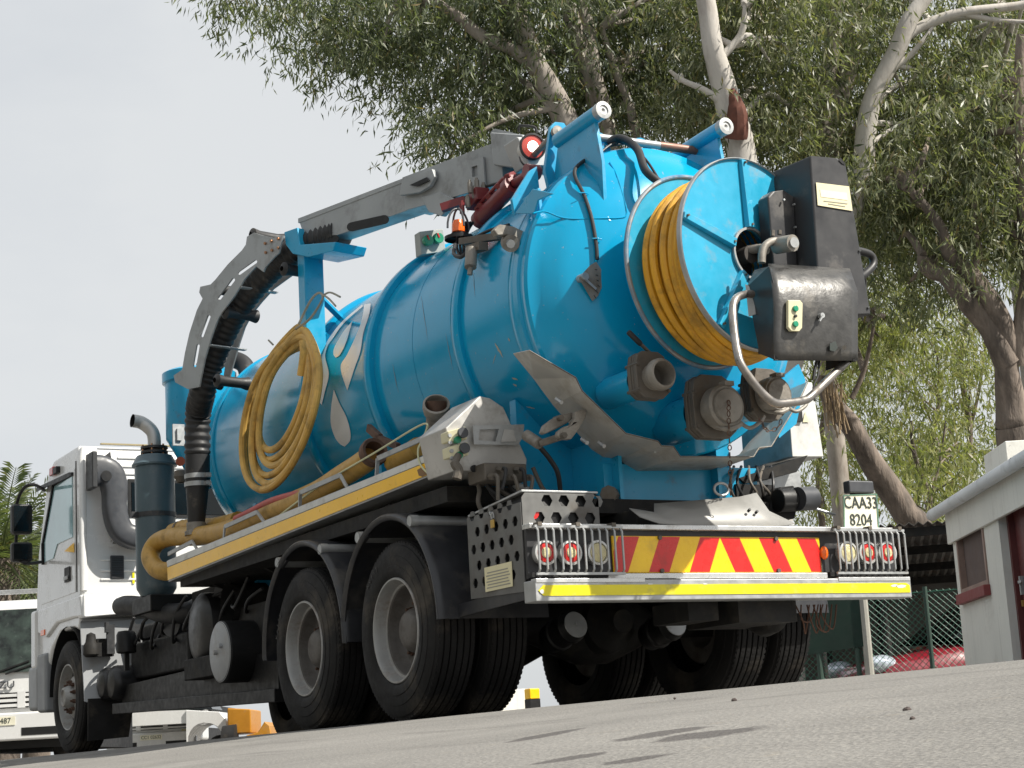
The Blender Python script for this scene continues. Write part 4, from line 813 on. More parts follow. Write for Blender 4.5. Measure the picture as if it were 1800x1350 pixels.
# pale drop logo on the side (laid on the shell): each shape runs between a left and a right edge
def decal(L_, R_, k=5, R=.8735):
    a = smooth([V((530+x/3.175, 500+y/3.175, 0)) for x, y in L_], k); c = smooth([V((530+x/3.175, 500+y/3.175, 0)) for x, y in R_], k); rows = []
    for p, q in zip(a, c): rows.append([on_cyl(p.x+(q.x-p.x)*t, p.y+(q.y-p.y)*t, R, TX, TZ) for t in (0, .25, .5, .75, 1)])
    return obj('drop_decal', MB().grid(rows), m_decal, tank)
decal(((180, 588), (165, 690), (164, 780), (185, 850), (212, 888), (240, 905)), ((180.5, 588), (210, 660), (250, 740), (272, 820), (270, 872), (241, 905)))
decal(((350, 112), (340, 180), (315, 260), (255, 390), (218, 463), (254, 590)), ((386, 106), (378, 165), (345, 270), (328, 375), (295, 470), (256, 590)))
decal(((283, 205), (240, 255), (205, 310), (182, 355), (178, 390), (190, 408)), ((284, 205), (266, 265), (255, 305), (235, 355), (212, 395), (191, 408)))
decal(((338, 112), (230, 203), (160, 290), (117, 362)), ((342, 122), (238, 214), (178, 296), (148, 338)))
decal(((117, 362), (108, 450), (95, 560), (88, 630), (111, 670)), ((148, 338), (132, 402), (152, 500), (130, 600), (113, 670)))
for y, r_ in ((3.3, .8715), (.45, .904)): ring('weld_seam', y, .02, r_-.01, r_)
m_scr = mat('scratch_pale', (.42, .38, .28), .7); m_scr2 = mat('scratch_grey', (.22, .26, .28), .7)
for x0_, y0_, x1_, y1_, wd2, mm in ((870, 603, 884, 628, 1.6, m_scr), (900, 664, 910, 668, 1.5, m_scr), (925, 715, 940, 718, 1.4, m_scr), (783, 585, 796, 650, .5, m_scr2), (866, 640, 872, 622, .6, m_scr), (740, 520, 752, 600, .4, m_scr2), (690, 640, 700, 690, .45, m_scr2), (893, 594, 896, 600, 1.2, m_scr), (902, 675, 908, 679, 1.6, m_scr), (835, 520, 832, 480, .5, m_scr2)):
    d_ = V((x1_-x0_, y1_-y0_, 0)); n_ = V((-d_.y, d_.x, 0)).normalized(); rows = []
    for i in range(9):
        t_ = i/8; h_ = wd2*(.3+.7*math.sin(math.pi*t_))*rnd.uniform(.5, 1.1); q_ = V((x0_, y0_, 0))+d_*t_+n_*rnd.uniform(-.5, .5); Rr = .9045 if x0_ > 715 else .8725
        if x0_ > 860 or (x0_ > 680 and x0_ < 715): Rr = .9045
        rows.append([on_cyl(q_.x-n_.x*h_, q_.y-n_.y*h_, Rr, TX, TZ), on_cyl(q_.x+n_.x*h_, q_.y+n_.y*h_, Rr, TX, TZ)])
    obj('paint_scratch', MB().grid(rows), mm, tank)
# saddles under the tank
for y in (-.55, 1.3, 3.6): part('tank_saddle', MB().plate([(-.75, y, 1.05), (.75, y, 1.05), (.75, y, 1.8), (.4, y, 1.52), (-.4, y, 1.52), (-.75, y, 1.8)], (0, .07, 0)), m_blue2)
for x in (-.38, .30): part('saddle_post', MB().box((x-.012, -1.05, .98), (x+.012, -.45, 1.55)), m_blue2)
part('saddle_beam', MB().box((-.45, -.98, 1.14), (.62, -.90, 1.36)), m_blue2); part('saddle_bolt', MB().cyl((-.49, -1.08, 1.17), (-.42, -1.0, 1.17), .05, 8), m_valve)
part('subframe', MB().box((-.6, -1.1, 1.06), (.6, 4.2, 1.14)), m_chassis)
for s in (-1, 1): part('tilt_arm', MB().plate([(s*.33, -1.2, .98), (s*.33, -.5, 1.25), (s*.33, -.5, 1.05), (s*.33, -1.2, .85)], (.03, 0, 0)), m_chassis)
# ------------------------------------------------------------------ rear door (dished head)
hd = [(YRING+.13, .90), (YRING+.125, .925), (YRING+.07, .928), (YRING+.06, .915), (YRING+.02, .915), (YRING+.012, .925), (YRING-.015, .93), (YRING-.04, .92), (YRING-.055, .895), (YRING-.085, .86)]
R0, y0 = .86, YRING-.085
for i in range(1, 16):
    t = i/15; r = R0*(1-t); dep = .27*(1-(r/R0)**2)**.62 if r < R0 else 0
    hd.append((y0-dep, r))
door = part('rear_door', MB().lathe(hd, (TX, 0, TZ), (0, 1, 0), 128, ref=(0, 0, -1)), m_blue, ang=32)
def dome_y(x, z):
    r = min(math.hypot(x-TX, z-TZ), R0*.999); return y0-.27*(1-(r/R0)**2)**.62
def on_dome(px, py):
    p = at(px, py, Y=-1.2)
    for _ in range(12): p = at(px, py, Y=dome_y(p.x, p.z))
    return p
# weld bead of the repaired panel on the dome
wl = [on_dome(*q) for q in ((936, 375), (958, 372), (985, 382), (1010, 385), (1060, 384), (1092, 383), (1101, 377), (1100, 362), (1085, 310), (1072, 285))]
obj('weld_bead', MB().tube(smooth(wl, 4), .005, 6), m_blue, door)
# hinge fins with pins on top
for s, q in ((-1, (1050, 200)), (1, (1265, 228))):
    p = at(*q, Y=-1.22); x = p.x; z = p.z
    fin = [(x-.0, -1.20, z-.02), (x, -1.12, z+.03), (x, -.78, z-.06), (x, -.70, z-.28), (x, -1.02, z-.32), (x, dome_y(x, z-.42)-.0, z-.42), (x, dome_y(x, z-.62)-.01, z-.66), (x, -1.24, z-.60), (x, -1.25, z-.30)]
    h = obj('hinge_fin', MB().plate([V(f)+V((-.012, 0, 0)) for f in fin], (.024, 0, 0)), m_blue2, door, bevel=.003)
    # sleeve and pin
    a = V((x, -1.24, z)); bq = V((x, -.78, z-.02))
    obj('hinge_sleeve', MB().cyl(a, bq, .048, 20), m_blue2, door); obj('hinge_pin', MB().lathe([(0, .05), (-.05, .052), (-.052, .03), (-.045, .028), (-.045, .012), (-.035, 0)], a, (0, 1, 0), 20), m_galv, door)
zh = 3.31
part('cross_rod', MB().cyl((-.42, -.98, zh), (.40, -.98, zh), .024, 14), m_alu); part('rod_collar', MB().cyl((.1, -.98, zh), (.40, -.98, zh), .026, 14), mat('rusty_rod', (.22, .12, .09), .5, .4))
for x in (-.33, -.03): part('lifting_eye', MB().plate([V((x, -.98, zh-.05))+V((math.cos(k*math.pi/8)*.075+(.04 if 0 else 0), 0, math.sin(k*math.pi/8)*.085)) for k in range(9)]+[V((x-.12, -.98, zh-.13)), V((x+.12, -.98, zh-.13))], (0, .03, 0), [[V((x, -.98, zh-.02))+V((math.cos(k*math.pi/6)*.04, 0, math.sin(k*math.pi/6)*.04)) for k in range(12)]]), m_blue2)
hp = [at(1068, 250, Y=-.98), at(1092, 243, Y=-1.05), at(1120, 262, Y=-1.2), at(1135, 300, Y=-1.36), at(1165, 325, Y=-1.44)]
part('wrapped_hose', MB().tube(smooth(hp, 8), .024, 12), m_hose_black)
part('thin_cable', MB().tube(smooth([at(1040, 283, Y=-1.05), at(1085, 250, Y=-1.02), at(1130, 275, Y=-1.25), at(1162, 322, Y=-1.42)], 8), .008, 8), m_hose_black)
part('thin_cable', MB().tube(smooth([at(1200, 262, Y=-.9), at(1150, 250, Y=-.95), at(1100, 252, Y=-1), at(1065, 258, Y=-1)], 8), .008, 8), m_hose_black)
# side door clamps / blue stops on the left of the ring
part('door_stop', MB().plate([at(918, 350, X=-.80), at(945, 330, X=-.80), at(950, 382, X=-.80), at(944, 395, X=-.80), at(934, 380, X=-.80)], (.02, 0, 0)).plate([at(905, 375, X=-.85), at(936, 332, X=-.85), at(972, 340, X=-.85), at(945, 352, X=-.85), at(938, 376, X=-.85)], (.012, 0, 0)), m_blue2, bevel=.003)
part('cylinder_bracket', MB().plate([at(931, 300, Y=-.80), at(944, 292, Y=-.80), at(949, 335, Y=-.80), at(905, 378, Y=-.80), at(900, 350, Y=-.80)], (0, .025, 0)), m_blue2, bevel=.003)
# level gauge: cable and dial
cb = [at(1030, 280, Y=-1.06), at(1012, 296, Y=-1.10)]+[on_dome(*q)+V((-.004, -.018, 0)) for q in ((1010, 315), (1025, 345), (1038, 385), (1046, 430), (1048, 458))]
gc = part('gauge_cable', MB().tube(smooth(cb, 8), .011, 10), m_hose_black)
for q in ((1024, 342), (1047, 422)): p = on_dome(*q)+V((-.004, -.02, 0)); obj('cable_tie', MB().tube([p+V((-.03, 0, .0)), p+V((0, -.012, 0)), p+V((.03, 0, 0))], .004, 6), m_blue2, gc)
gp = on_dome(1026, 490)+V((-.0, -.035, 0)); c0 = gp
fan = [c0+V((0, 0, .02))]; A0, A1 = 50, -75
pts = [at(1018, 488, Y=gp.y), at(1027, 478, Y=gp.y), at(1038, 466, Y=gp.y), at(1048, 460, Y=gp.y), at(1057, 474, Y=gp.y), at(1060, 488, Y=gp.y), at(1059, 503, Y=gp.y), at(1051, 520, Y=gp.y), at(1042, 529, Y=gp.y), at(1030, 508, Y=gp.y)]
dial = part('level_dial', MB().plate(pts, (0, .006, 0)), m_cast); obj('dial_hub', MB().cyl(gp+V((-.02, .05, 0)), gp+V((-.02, -.02, 0)), .022, 12), m_galv, dial)
obj('pointer', MB().bar(at(1028, 490, Y=gp.y-.012), at(1048, 508, Y=gp.y-.012), .014, .004, (0, 1, 0)), m_galv, dial)
for k in range(6):
    a = at(1046+k*1.5 if k < 4 else 1050-(k-3)*3, 474+k*9, Y=gp.y-.002); bq = a+V((.014, 0, .002-.004*k)); obj('tick_mark', MB().bar(a, bq, .003, .003), m_ink, dial)
# ------------------------------------------------------------------ outlet valves
def valve(px, py, Y, r, stub_r, cap, handle, L=.2):
    p = at(px, py, Y=Y); d = V((.05, -1, .02)).normalized(); base = dome_y(p.x, p.z)+.05
    v = part('outlet_valve', MB().lathe([(-.30+.0, stub_r), (0.0, stub_r)], p-d*(L+.02), d, 28), m_blue2)
    # slide-valve body: thick rounded plate pair
    o = p-d*(L*.72); _, u, w_ = V(d), V((1, 0, 0)), V((0, 0, 1))
    u = (u-d*u.dot(d)).normalized(); w_ = u.cross(d).normalized(); w_ = w_ if w_.z > 0 else -w_
    def body(s): return [o+u*(x*s)+w_*(z*s) for x, z in ((-.98, -.75), (-.6, -1.05), (.6, -1.05), (.98, -.75), (1.0, .5), (.85, 1.15), (.5, 1.35), (-.5, 1.35), (-.85, 1.15), (-1.0, .5))]
    obj('valve_body', MB().plate([q-d*.045 for q in body(stub_r*1.22)], d*.03).plate([q-d*.012 for q in body(stub_r*1.2)], d*.02).plate([q+d*.012 for q in body(stub_r*1.22)], d*.03), m_valve, v, bevel=.006)
    for k in range(4):
        q = o+u*(stub_r*1.1*(-1 if k % 2 else 1))+w_*(stub_r*(-.8 if k < 2 else .8)); obj('body_bolt', MB().cyl(q-d*.06, q+d*.055, .010, 6), m_valve, v)
    if not cap:
        obj('spigot', MB().lathe([(-L*.55, r*1.0), (-.07, r*1.0), (-.06, r*1.1), (-.045, r*1.22), (-.015, r*1.22), (0, r*1.1), (.004, r*.95), (-.03, r*.86), (-.2, r*.84), (-.2, 0)], p, d, 32), m_cast, v)
    else:
        obj('spigot', MB().lathe([(-L*.55, r*1.0), (-.1, r*1.0), (-.09, r*1.12), (-.07, r*1.12)], p, d, 32), m_cast, v)
        obj('end_cap', MB().lathe([(-.11, r*1.05), (-.10, r*1.16), (-.03, r*1.16), (-.015, r*1.05), (-.02, r*.92), (-.006, r*.88), (0, r*.5), (.004, 0)], p, d, 32).box(p+V((-.02, -.0, r*1.05)), p+V((.04, .06, r*1.3))), m_cast, v)
        obj('cap_lever', MB().tube(smooth([p+V((r*.9, .06, -r*.7)), p+V((r*1.35, .03, -r*1.1)), p+V((r*2.1, .03, -r*.75)), p+V((r*2.5, .05, -r*.4))], 6), [.011]*19, 8).tube(smooth([p+V((-r*.6, .08, -r*.9)), p+V((-r*.1, .02, -r*1.25)), p+V((r*.9, .04, -r*.9))], 6), .014, 8), m_cast, v)
    if handle:
        a = at(*handle[0], Y=Y+.12); bq = at(*handle[1], Y=Y+.12); obj('lever', MB().bar(bq, a+(bq-a)*.4, .022, .012), m_valve, v, bevel=.003); obj('lever_grip', MB().tube([a, a+(bq-a)*.03, a+(bq-a)*.45, a+(bq-a)*.5], [.012, .016, .016, .012], 10), m_hose_black, v)
    return v
v1 = valve(1167, 656, -1.68, .072, .088, False, ((1104, 583), (1150, 628)))
v2 = valve(1283, 712, -1.70, .105, .12, True, None, .24)
v3 = valve(1372, 690, -1.66, .088, .10, True, None, .22)
# chain links hanging from the big cap
def chain(name, pts, par):
    pth = smooth(pts, 10); L = 0; last = None; k = 0; mb = MB()
    for i in range(len(pth)-1):
        if last is None or (pth[i]-last).length > .026:
            d = (pth[i+1]-pth[i]).normalized(); _, u, w_ = basis(d); s = u if k % 2 else w_; c = pth[i]
            mb.tube([c+d*(.017*math.cos(t))+s*(.010*math.sin(t)) for t in [j*math.pi/4 for j in range(8)]], .0032, 5, closed=True); last = pth[i]; k += 1
    return obj(name, mb, m_rusty, par)
chain('cap_chain', [at(1281, 708, Y=-1.71), at(1281, 740, Y=-1.73), at(1283, 800, Y=-1.60), at(1284, 870, Y=-1.5)], v2)
chain('cap_chain', [at(1335, 738, Y=-1.7), at(1350, 757, Y=-1.6), at(1368, 750, Y=-1.6), at(1374, 735, Y=-1.62)], v3)
# ------------------------------------------------------------------ stainless spill skirt round the lower rear
def S(px, py, y): return at(px, py, Y=y)
outer = [S(930, 616, -1.30), S(1012, 664, -1.38), S(1023, 687, -1.38), S(1100, 762, -1.40), S(1157, 776, -1.40), S(1163, 784, -1.40), S(1184, 785, -1.40), S(1196, 803, -1.40), S(1325, 803, -1.40), S(1335, 787, -1.40), S(1356, 785, -1.40), S(1405, 705, -1.36), S(1420, 672, -1.3)]
inner = [S(902, 622, -.98), S(938, 666, -.98), S(972, 712, -.98), S(1040, 790, -.98), S(1060, 803, -.98), S(1088, 808, -.98), S(1096, 814, -.98), S(1120, 828, -.98), S(1260, 826, -.98), S(1268, 812, -.98), S(1300, 800, -.98), S(1352, 735, -.98), S(1376, 690, -.98)]
mb = MB()
for i in range(len(outer)-1):
    a, bq, c, d = outer[i], outer[i+1], inner[i+1], inner[i]; nrm = (bq-a).cross(d-a).normalized()*.004
    mb.hexa([a, bq, c, d, a+nrm, bq+nrm, c+nrm, d+nrm])
sk = part('spill_skirt', mb, mat('skirt_steel', (.50, .48, .44), .5, .25, 0, .15, 4, ((.27, .23, .18), .35, 5), (.06, 9)), ang=4)
obj('skirt_edge', MB().tube(outer, .003, 6), m_valve, sk)
# worn clamp hooks on the left
for nm, pl_, y_, th in (('door_clamp', ((953, 760), (958, 747), (974, 735), (994, 727), (1008, 724), (1012, 731), (997, 744), (978, 754), (958, 763)), -1.22, .045), ('door_clamp', ((1011, 724), (1024, 719), (1032, 723), (1030, 735), (1014, 760), (1005, 772), (989, 772), (980, 766), (982, 758), (994, 749), (1003, 747), (1011, 735)), -1.27, .04)):
    cl = part(nm, MB().plate([at(x, y, Y=y_) for x, y in pl_], (0, th, 0)), m_cast, bevel=.008)
    q = at(*pl_[2 if y_ > -1.25 else 7], Y=y_); obj('clamp_bolt', MB().cyl(q+V((.03, th, .0)), q+V((.03, -.03, 0)), .017, 6), m_valve, cl)
for q in ((1060, 782), (1030, 776), (1150, 790), (985, 705)): p = at(*q, Y=-1.26); obj('skirt_bolt', MB().cyl(p+V((0, .04, .02)), p+V((0, -.012, -.01)), .012, 6), m_galv, sk)
part('clamp_cylinder', MB().cyl(at(925, 765, Y=-1.0), at(948, 780, Y=-1.1), .032, 16).cyl(at(948, 780, Y=-1.1), at(985, 768, Y=-1.15), .02, 12), m_cast)
part('clamp_hose', MB().tube(smooth([at(948, 785, Y=-1.05), at(965, 805, Y=-1.02), at(980, 830, Y=-1), at(985, 862, Y=-.95)], 6), .014, 8), m_hose_black)
# bent splash plate over the tail board
bp = [[at(1106, 893, Y=-1.36), at(1150, 900, Y=-1.38), at(1150, 885, Y=-1.30), at(1215, 880, Y=-1.30), at(1300, 873, Y=-1.30), at(1330, 866, Y=-1.28)],
      [at(1125, 908, Y=-1.42), at(1165, 908, Y=-1.42), at(1185, 896, Y=-1.38), at(1230, 898, Y=-1.38), at(1320, 895, Y=-1.38), at(1352, 898, Y=-1.36)],
      [at(1160, 920, Y=-1.46), at(1190, 922, Y=-1.47), at(1230, 923, Y=-1.47), at(1270, 925, Y=-1.47), at(1360, 926, Y=-1.47), at(1398, 920, Y=-1.44)]]
mb = MB().grid(bp); spl = part('splash_plate', mb, mat('splash_steel', (.30, .295, .28), .5, .2, 0, .12, 3, ((.28, .25, .2), .25, 4)), ang=25); sm = spl.modifiers.new('solid', 'SOLIDIFY'); sm.thickness = .005
for q in ((1315, 899), (1328, 902), (1332, 918), (1346, 921)): p = at(*q, Y=-1.412); obj('rivet_hole', MB().cyl(p, p+V((0, -.02, .01)), .008, 8), m_black, spl)
# right hand side: blue fin, white locker, hinge assemblies
part('side_fin', MB().plate([at(1380, 660, Y=-1.1), at(1404, 640, Y=-1.1), at(1416, 668, Y=-1.1), at(1400, 745, Y=-1.1), at(1370, 770, Y=-1.1), at(1350, 700, Y=-1.1)], (0, .02, 0)), m_blue2)
lk = part('white_locker', MB().hexa([at(1393, 803, Y=-.9), at(1448, 803, Y=-.9), at(1448, 803, Y=-.9)+V((0, .5, 0)), at(1393, 803, Y=-.9)+V((0, .5, 0)), at(1383, 672, Y=-.9), at(1428, 672, Y=-.9), at(1428, 672, Y=-.9)+V((0, .5, 0)), at(1383, 672, Y=-.9)+V((0, .5, 0))]), mat('locker_white', (.62, .62, .60), .4, 0, 0, .1, 3, ((.3, .28, .24), .35, 5)), bevel=.006)
obj('warning_sticker', MB().plate([at(1411, 742, Y=-.905), at(1422, 742, Y=-.905), at(1415, 724, Y=-.905)], (0, -.002, 0)), m_plaque, lk); obj('latch', MB().box(at(1398, 722, Y=-.92), at(1408, 742, Y=-.9)), m_black, lk)
part('right_deck', MB().box((.75, -.6, 1.3), (1.25, 4.2, 1.42)), m_galv)
hy = part('hinge_motor', MB().plate([at(1352, 910, Y=-1.1), at(1356, 875, Y=-1.1), at(1372, 856, Y=-1.1), at(1396, 853, Y=-1.1), at(1404, 880, Y=-1.1), at(1398, 912, Y=-1.1)], (0, .2, 0)).cyl(at(1366, 880, Y=-1.15), at(1400, 878, Y=-1.15), .07, 18), m_black, bevel=.01)
obj('motor_rod', MB().cyl(at(1420, 890, Y=-1.15), at(1468, 905, Y=-1.18), .009, 8), m_alu, hy); obj('bearing_cap', MB().cyl(at(1402, 877, Y=-1.2), at(1428, 876, Y=-1.18), .07, 18), m_grey_plastic, hy)
part('underframe_plates', MB().plate([at(1300, 840, Y=-1.0), at(1420, 800, Y=-1.0), at(1400, 830, Y=-1.0), at(1310, 850, Y=-1.0)], (0, .3, 0)).box((.45, -1.0, 1.02), (.72, -.5, 1.26)), m_chassis)
for k in range(6):
    x = 1290+k*13; part('hydraulic_line', MB().tube(smooth([at(x, 820, Y=-.95), at(x+rnd.uniform(-8, 8), 845, Y=-1.05), at(x+rnd.uniform(-5, 15), 868, Y=-1.05), at(x+12, 885, Y=-.95)], 6), .009, 8), m_hose_black if k % 2 else m_valve)
part('shackle', MB().tube([at(1268, 860, Y=-1.3)+V((.05*math.cos(t), 0, .035*math.sin(t))) for t in [i*math.pi/8 for i in range(16)]], .008, 8, closed=True), m_galv)
# ------------------------------------------------------------------ hose reel on the rear door (turned a little to the right)
RC = at(1320, 447, Y=-1.95); RY = .17
rn = V((math.sin(RY), -math.cos(RY), 0)); ru = V((math.cos(RY), math.sin(RY), 0)); rw = V((0, 0, 1))
RR = .535; W = .40
reel = part('reel_axle', MB().cyl(RC-rn*(W+.12), RC-rn*.14, .07, 20), m_reel)
def rpt(a, r, t): return RC+rn*t+ru*(r*math.cos(a))+rw*(r*math.sin(a))
fl = part('reel_front_flange', MB().lathe([(0, .135), (0, RR-.012), (.012, RR), (-.012, RR+.003), (-.016, RR-.01), (-.010, RR-.02), (-.010, .135)], RC, rn, 96), m_reel)
obj('flange_rim', MB().lathe([(.0125, RR-.006), (.018, RR), (.012, RR+.005), (-.016, RR+.005)], RC, rn, 96), m_galv, fl)
bf = part('reel_back_flange', MB().lathe([(-W, .14), (-W, RR+.0), (-W+.012, RR+.015), (-W-.01, RR+.022), (-W-.02, RR+.01), (-W-.012, .14)], RC, rn, 96), m_reel)
obj('flange_rim', MB().tube([rpt(2*math.pi*i/96, RR+.012, -W) for i in range(96)], .013, 10, closed=True), mat('worn_rim', (.30, .30, .30), .42, .5, 0, .2, 4, (srgb(30, 110, 150), .55, 6)), bf)
part('reel_drum', MB().lathe([(-W, .30), (0, .30)], RC, rn, 48), m_reel)
obj('hub_ring', MB().lathe([(.004, .135), (.018, .135), (.018, .148), (.004, .148)], RC, rn, 40), m_galv, fl)
part('hub_core', MB().lathe([(-.12, .134), (-.12, .06), (-.05, .05), (.0, .05), (.0, 0)], RC, rn, 32), mat('hub_grease', (.05, .045, .04), .6, .2))
for k in range(5):
    a = math.radians(92+72*k); e = ru*math.cos(a)+rw*math.sin(a); t = ru*-math.sin(a)+rw*math.cos(a)
    mb = MB()
    for s, w2, h0, h1 in ((1, .03, .002, .03),):
        mb.hexa([RC+e*.145-t*w2+rn*.002, RC+e*.145+t*w2+rn*.002, RC+e*(RR-.008)+t*w2*.75+rn*.002, RC+e*(RR-.008)-t*w2*.75+rn*.002, RC+e*.145-t*w2*.8+rn*.035, RC+e*.145+t*w2*.8+rn*.035, RC+e*(RR-.008)+t*w2*.6+rn*.026, RC+e*(RR-.008)-t*w2*.6+rn*.026])
    sp = obj('spoke', mb, m_reel, fl, bevel=.003)
    for r in (.16, RR-.025): p = RC+e*r; obj('spoke_bolt', MB().cyl(p+rn*.02, p+rn*.042, .007, 8), m_valve, fl)
# wound yellow hose, layer on layer
hr = .0245; pts = []; wind = []
for lay in range(3):
    n = 8-(lay % 2)
    for i in range(n): wind.append((-W+.03+(i+.5*(lay % 2))*(W-.06)/7.2, .325+lay*.043+rnd.uniform(-.004, .004)))
hs = None
for k, (t, r) in enumerate(wind):
    sag = rnd.uniform(.0, .02)*(k > 12)
    pth = [RC+rn*(t+.012*math.sin(a*1+k))+ru*((r)*math.cos(a))+rw*((r)*math.sin(a)-(sag if math.sin(a) < 0 else 0)*abs(math.sin(a))) for a in [2*math.pi*i/72 for i in range(72)]]
    mb = MB().tube(pth, hr, 10, closed=True)
    if hs is None: hs = part('reel_hose', mb, m_yhose)
    else: obj('hose_turn', mb, m_yhose, hs)
for k, (t, r, dz) in enumerate(((-.345, .43, .02), (-.31, .455, .055), (-.25, .465, .08), (-.19, .47, .09), (-.13, .472, .085), (-.075, .468, .08), (-.045, .465, .075))):   # slack outer turns hanging low
    pth = [RC+rn*(t+(.02 if t < -.06 else .006)*math.sin(a+1.3*k))+ru*((r+.012*math.cos(a*2))*math.cos(a))+rw*(r*math.sin(a)-dz*(.5-.5*math.sin(a))) for a in [2*math.pi*i/72 for i in range(72)]]
    obj('hose_turn', MB().tube(pth, hr, 10, closed=True), m_yhose, hs)
obj('hose_ferrule', MB().cyl(rpt(math.radians(165), .47, -.03), rpt(math.radians(175), .47, -.03), .027, 14), m_galv, hs)
# swivel pipework at the hub
part('hub_pipe', MB().tube(smooth([RC+rn*-.02+rw*.03, RC+rn*.06+rw*.02+ru*.02, at(1345, 440, Y=-2.1)], 6), .026, 12), m_cast)
part('swivel_elbow', MB().tube(smooth([at(1339, 462, Y=-2.2), at(1340, 445, Y=-2.2), at(1345, 432, Y=-2.2), at(1358, 424, Y=-2.2), at(1372, 424, Y=-2.2)], 5), .021, 12), m_cast)
sv = part('swivel_head', MB().cyl(at(1365, 432, Y=-2.18), at(1394, 427, Y=-2.30), .045, 20), m_cast); obj('swivel_plug', MB().cyl(at(1394, 427, Y=-2.30), at(1397, 426, Y=-2.315), .028, 16), m_galv, sv)
part('swivel_bolts', MB().cyl(at(1358, 415, Y=-2.2), at(1358, 405, Y=-2.2), .012, 8).cyl(at(1370, 412, Y=-2.2), at(1370, 405, Y=-2.2), .012, 8), m_valve)
# ------------------------------------------------------------------ tall black motor cover
def F(px, py, y): return at(px, py, Y=y)
yc = -2.2
c0 = [F(1435, 560, yc), F(1531, 556, yc), F(1484, 288, yc), F(1476, 276, yc), F(1424, 273, yc)]    # rear face outline
bk = .42
body = [F(1438, 480, yc), F(1438, 556, yc), F(1532, 553, yc), F(1488, 290, yc), F(1474, 278, yc), F(1424, 273, yc)]
dv = V((-.13, .40, 0))*.75
cov = part('motor_cover', MB().plate(body, V((-.03, .30, -.0))), m_black_satin, bevel=.012, ang=30)
obj('side_cheek', MB().plate([F(1424, 276, yc+.005), F(1438, 470, yc+.005), F(1400, 480, yc+.16), F(1396, 326, yc+.16), F(1404, 300, yc+.12)], V((.02, .02, 0))), m_black_satin, cov, bevel=.004)
obj('chain_guard', MB().plate([F(1350, 345, yc+.14), F(1358, 336, yc+.14), F(1378, 333, yc+.14), F(1396, 345, yc+.14), F(1402, 470, yc+.14), F(1360, 470, yc+.14)], V((.0, .10, 0))), m_black_satin, cov, bevel=.012)
for q in ((1394, 360), (1396, 400), (1398, 440), (1376, 352)): p = F(*q, yc+.13); obj('cover_bolt', MB().cyl(p, p+V((0, -.015, 0)), .006, 8), m_galv, cov)
plq = [F(1434, 321, yc-.004), F(1492, 328, yc-.004), F(1498, 371, yc-.004), F(1437, 361, yc-.004)]
pq = obj('plaque', MB().plate(plq, (0, -.003, 0)), m_plaque, cov)
obj('plaque_panel', MB().plate([F(1441, 333, yc-.008), F(1488, 339, yc-.008), F(1490, 352, yc-.008), F(1443, 346, yc-.008)], (0, -.001, 0)), m_platewhite, cov)
for y_, x0_, x1_ in ((353, 1448, 1490), (358, 1456, 1486)): obj('plaque_text_line', MB().bar(F(x0_, y_, yc-.009), F(x1_, y_+5, yc-.009), .004, .001, (0, 1, 0)), m_inkfaint, cov)
obj('cover_torn_corner', MB().plate([F(1477, 277, yc-.002), F(1487, 290, yc-.002), F(1480, 288, yc-.002), F(1474, 282, yc-.002)], (0, -.003, 0)), m_black, cov)
obj('edge_bolts', MB().cyl(F(1498, 340, yc), F(1498, 340, yc-.012), .006, 8).cyl(F(1512, 440, yc), F(1512, 440, yc-.012), .006, 8).cyl(F(1527, 540, yc), F(1527, 540, yc-.012), .006, 8), m_galv, cov)
part('side_hose', MB().tube(smooth([F(1505, 440, -2.1), F(1530, 448, -2.08), F(1535, 465, -2.08), F(1520, 482, -2.1), F(1508, 488, -2.12)], 6), .022, 12), m_hose_black)
part('cable_conduit', MB().tube(smooth([F(1512, 460, -2.02), F(1522, 500, -2.0), F(1516, 560, -2.0)], 6), .006, 8), m_hose_black)
# lower dented control box
yk = -2.42
rows = []
for py0, py1, dy in ((0, 0, .20), (.04, .04, .10), (.12, .12, .035), (.25, .25, .005), (.45, .45, -.005), (.7, .7, .0), (.9, .9, .008), (1, 1, .02)):
    a0, a1 = (1350+10*min(py0*3, 1), 463+(634-463)*py0), (1494+14*min(py1*4, 1), 472+(634-472)*py1); row = []
    for i in range(13):
        t = i/12; row.append(F(a0[0]+(a1[0]-a0[0])*t, a0[1]+(a1[1]-a0[1])*t, yk+dy+.02*abs(t*2-1)**6))
    rows.append(row)
cb_ = part('control_box', MB().grid(rows), m_dented, ang=60)
sd_ = cb_.modifiers.new('solid', 'SOLIDIFY'); sd_.thickness = .006
L0, L1, L2, L3 = rows[0][0], rows[2][0], rows[-1][0], F(1345, 632, yk+.24); L4 = F(1312, 500, yk+.32); L5 = F(1334, 466, yk+.30)
obj('box_side', MB().plate([F(1352, 468, yk+.03), F(1360, 500, yk+.03), F(1361, 632, yk+.03), F(1335, 622, yk+.26), F(1312, 505, yk+.26), F(1326, 474, yk+.26)], V((.01, .004, 0))), m_black_satin, cb_, bevel=.003)
obj('box_back', MB().plate([F(1335, 470, yk+.27), F(1500, 476, yk+.27), F(1500, 630, yk+.27), F(1335, 622, yk+.27)], V((0, .01, 0))), m_black, cb_)
obj('box_floor', MB().plate([F(1362, 633, yk+.03), F(1505, 634, yk+.03), F(1495, 624, yk+.26), F(1338, 622, yk+.26)], V((0, 0, .006))), m_black, cb_)
obj('box_right_side', MB().plate([rows[1][-1]+V((-.004, .01, 0)), rows[-1][-1]+V((-.004, .01, 0)), rows[-1][-1]+V((-.004, .25, 0)), rows[1][-1]+V((-.004, .2, 0))], V((-.008, 0, 0))), m_black, cb_)
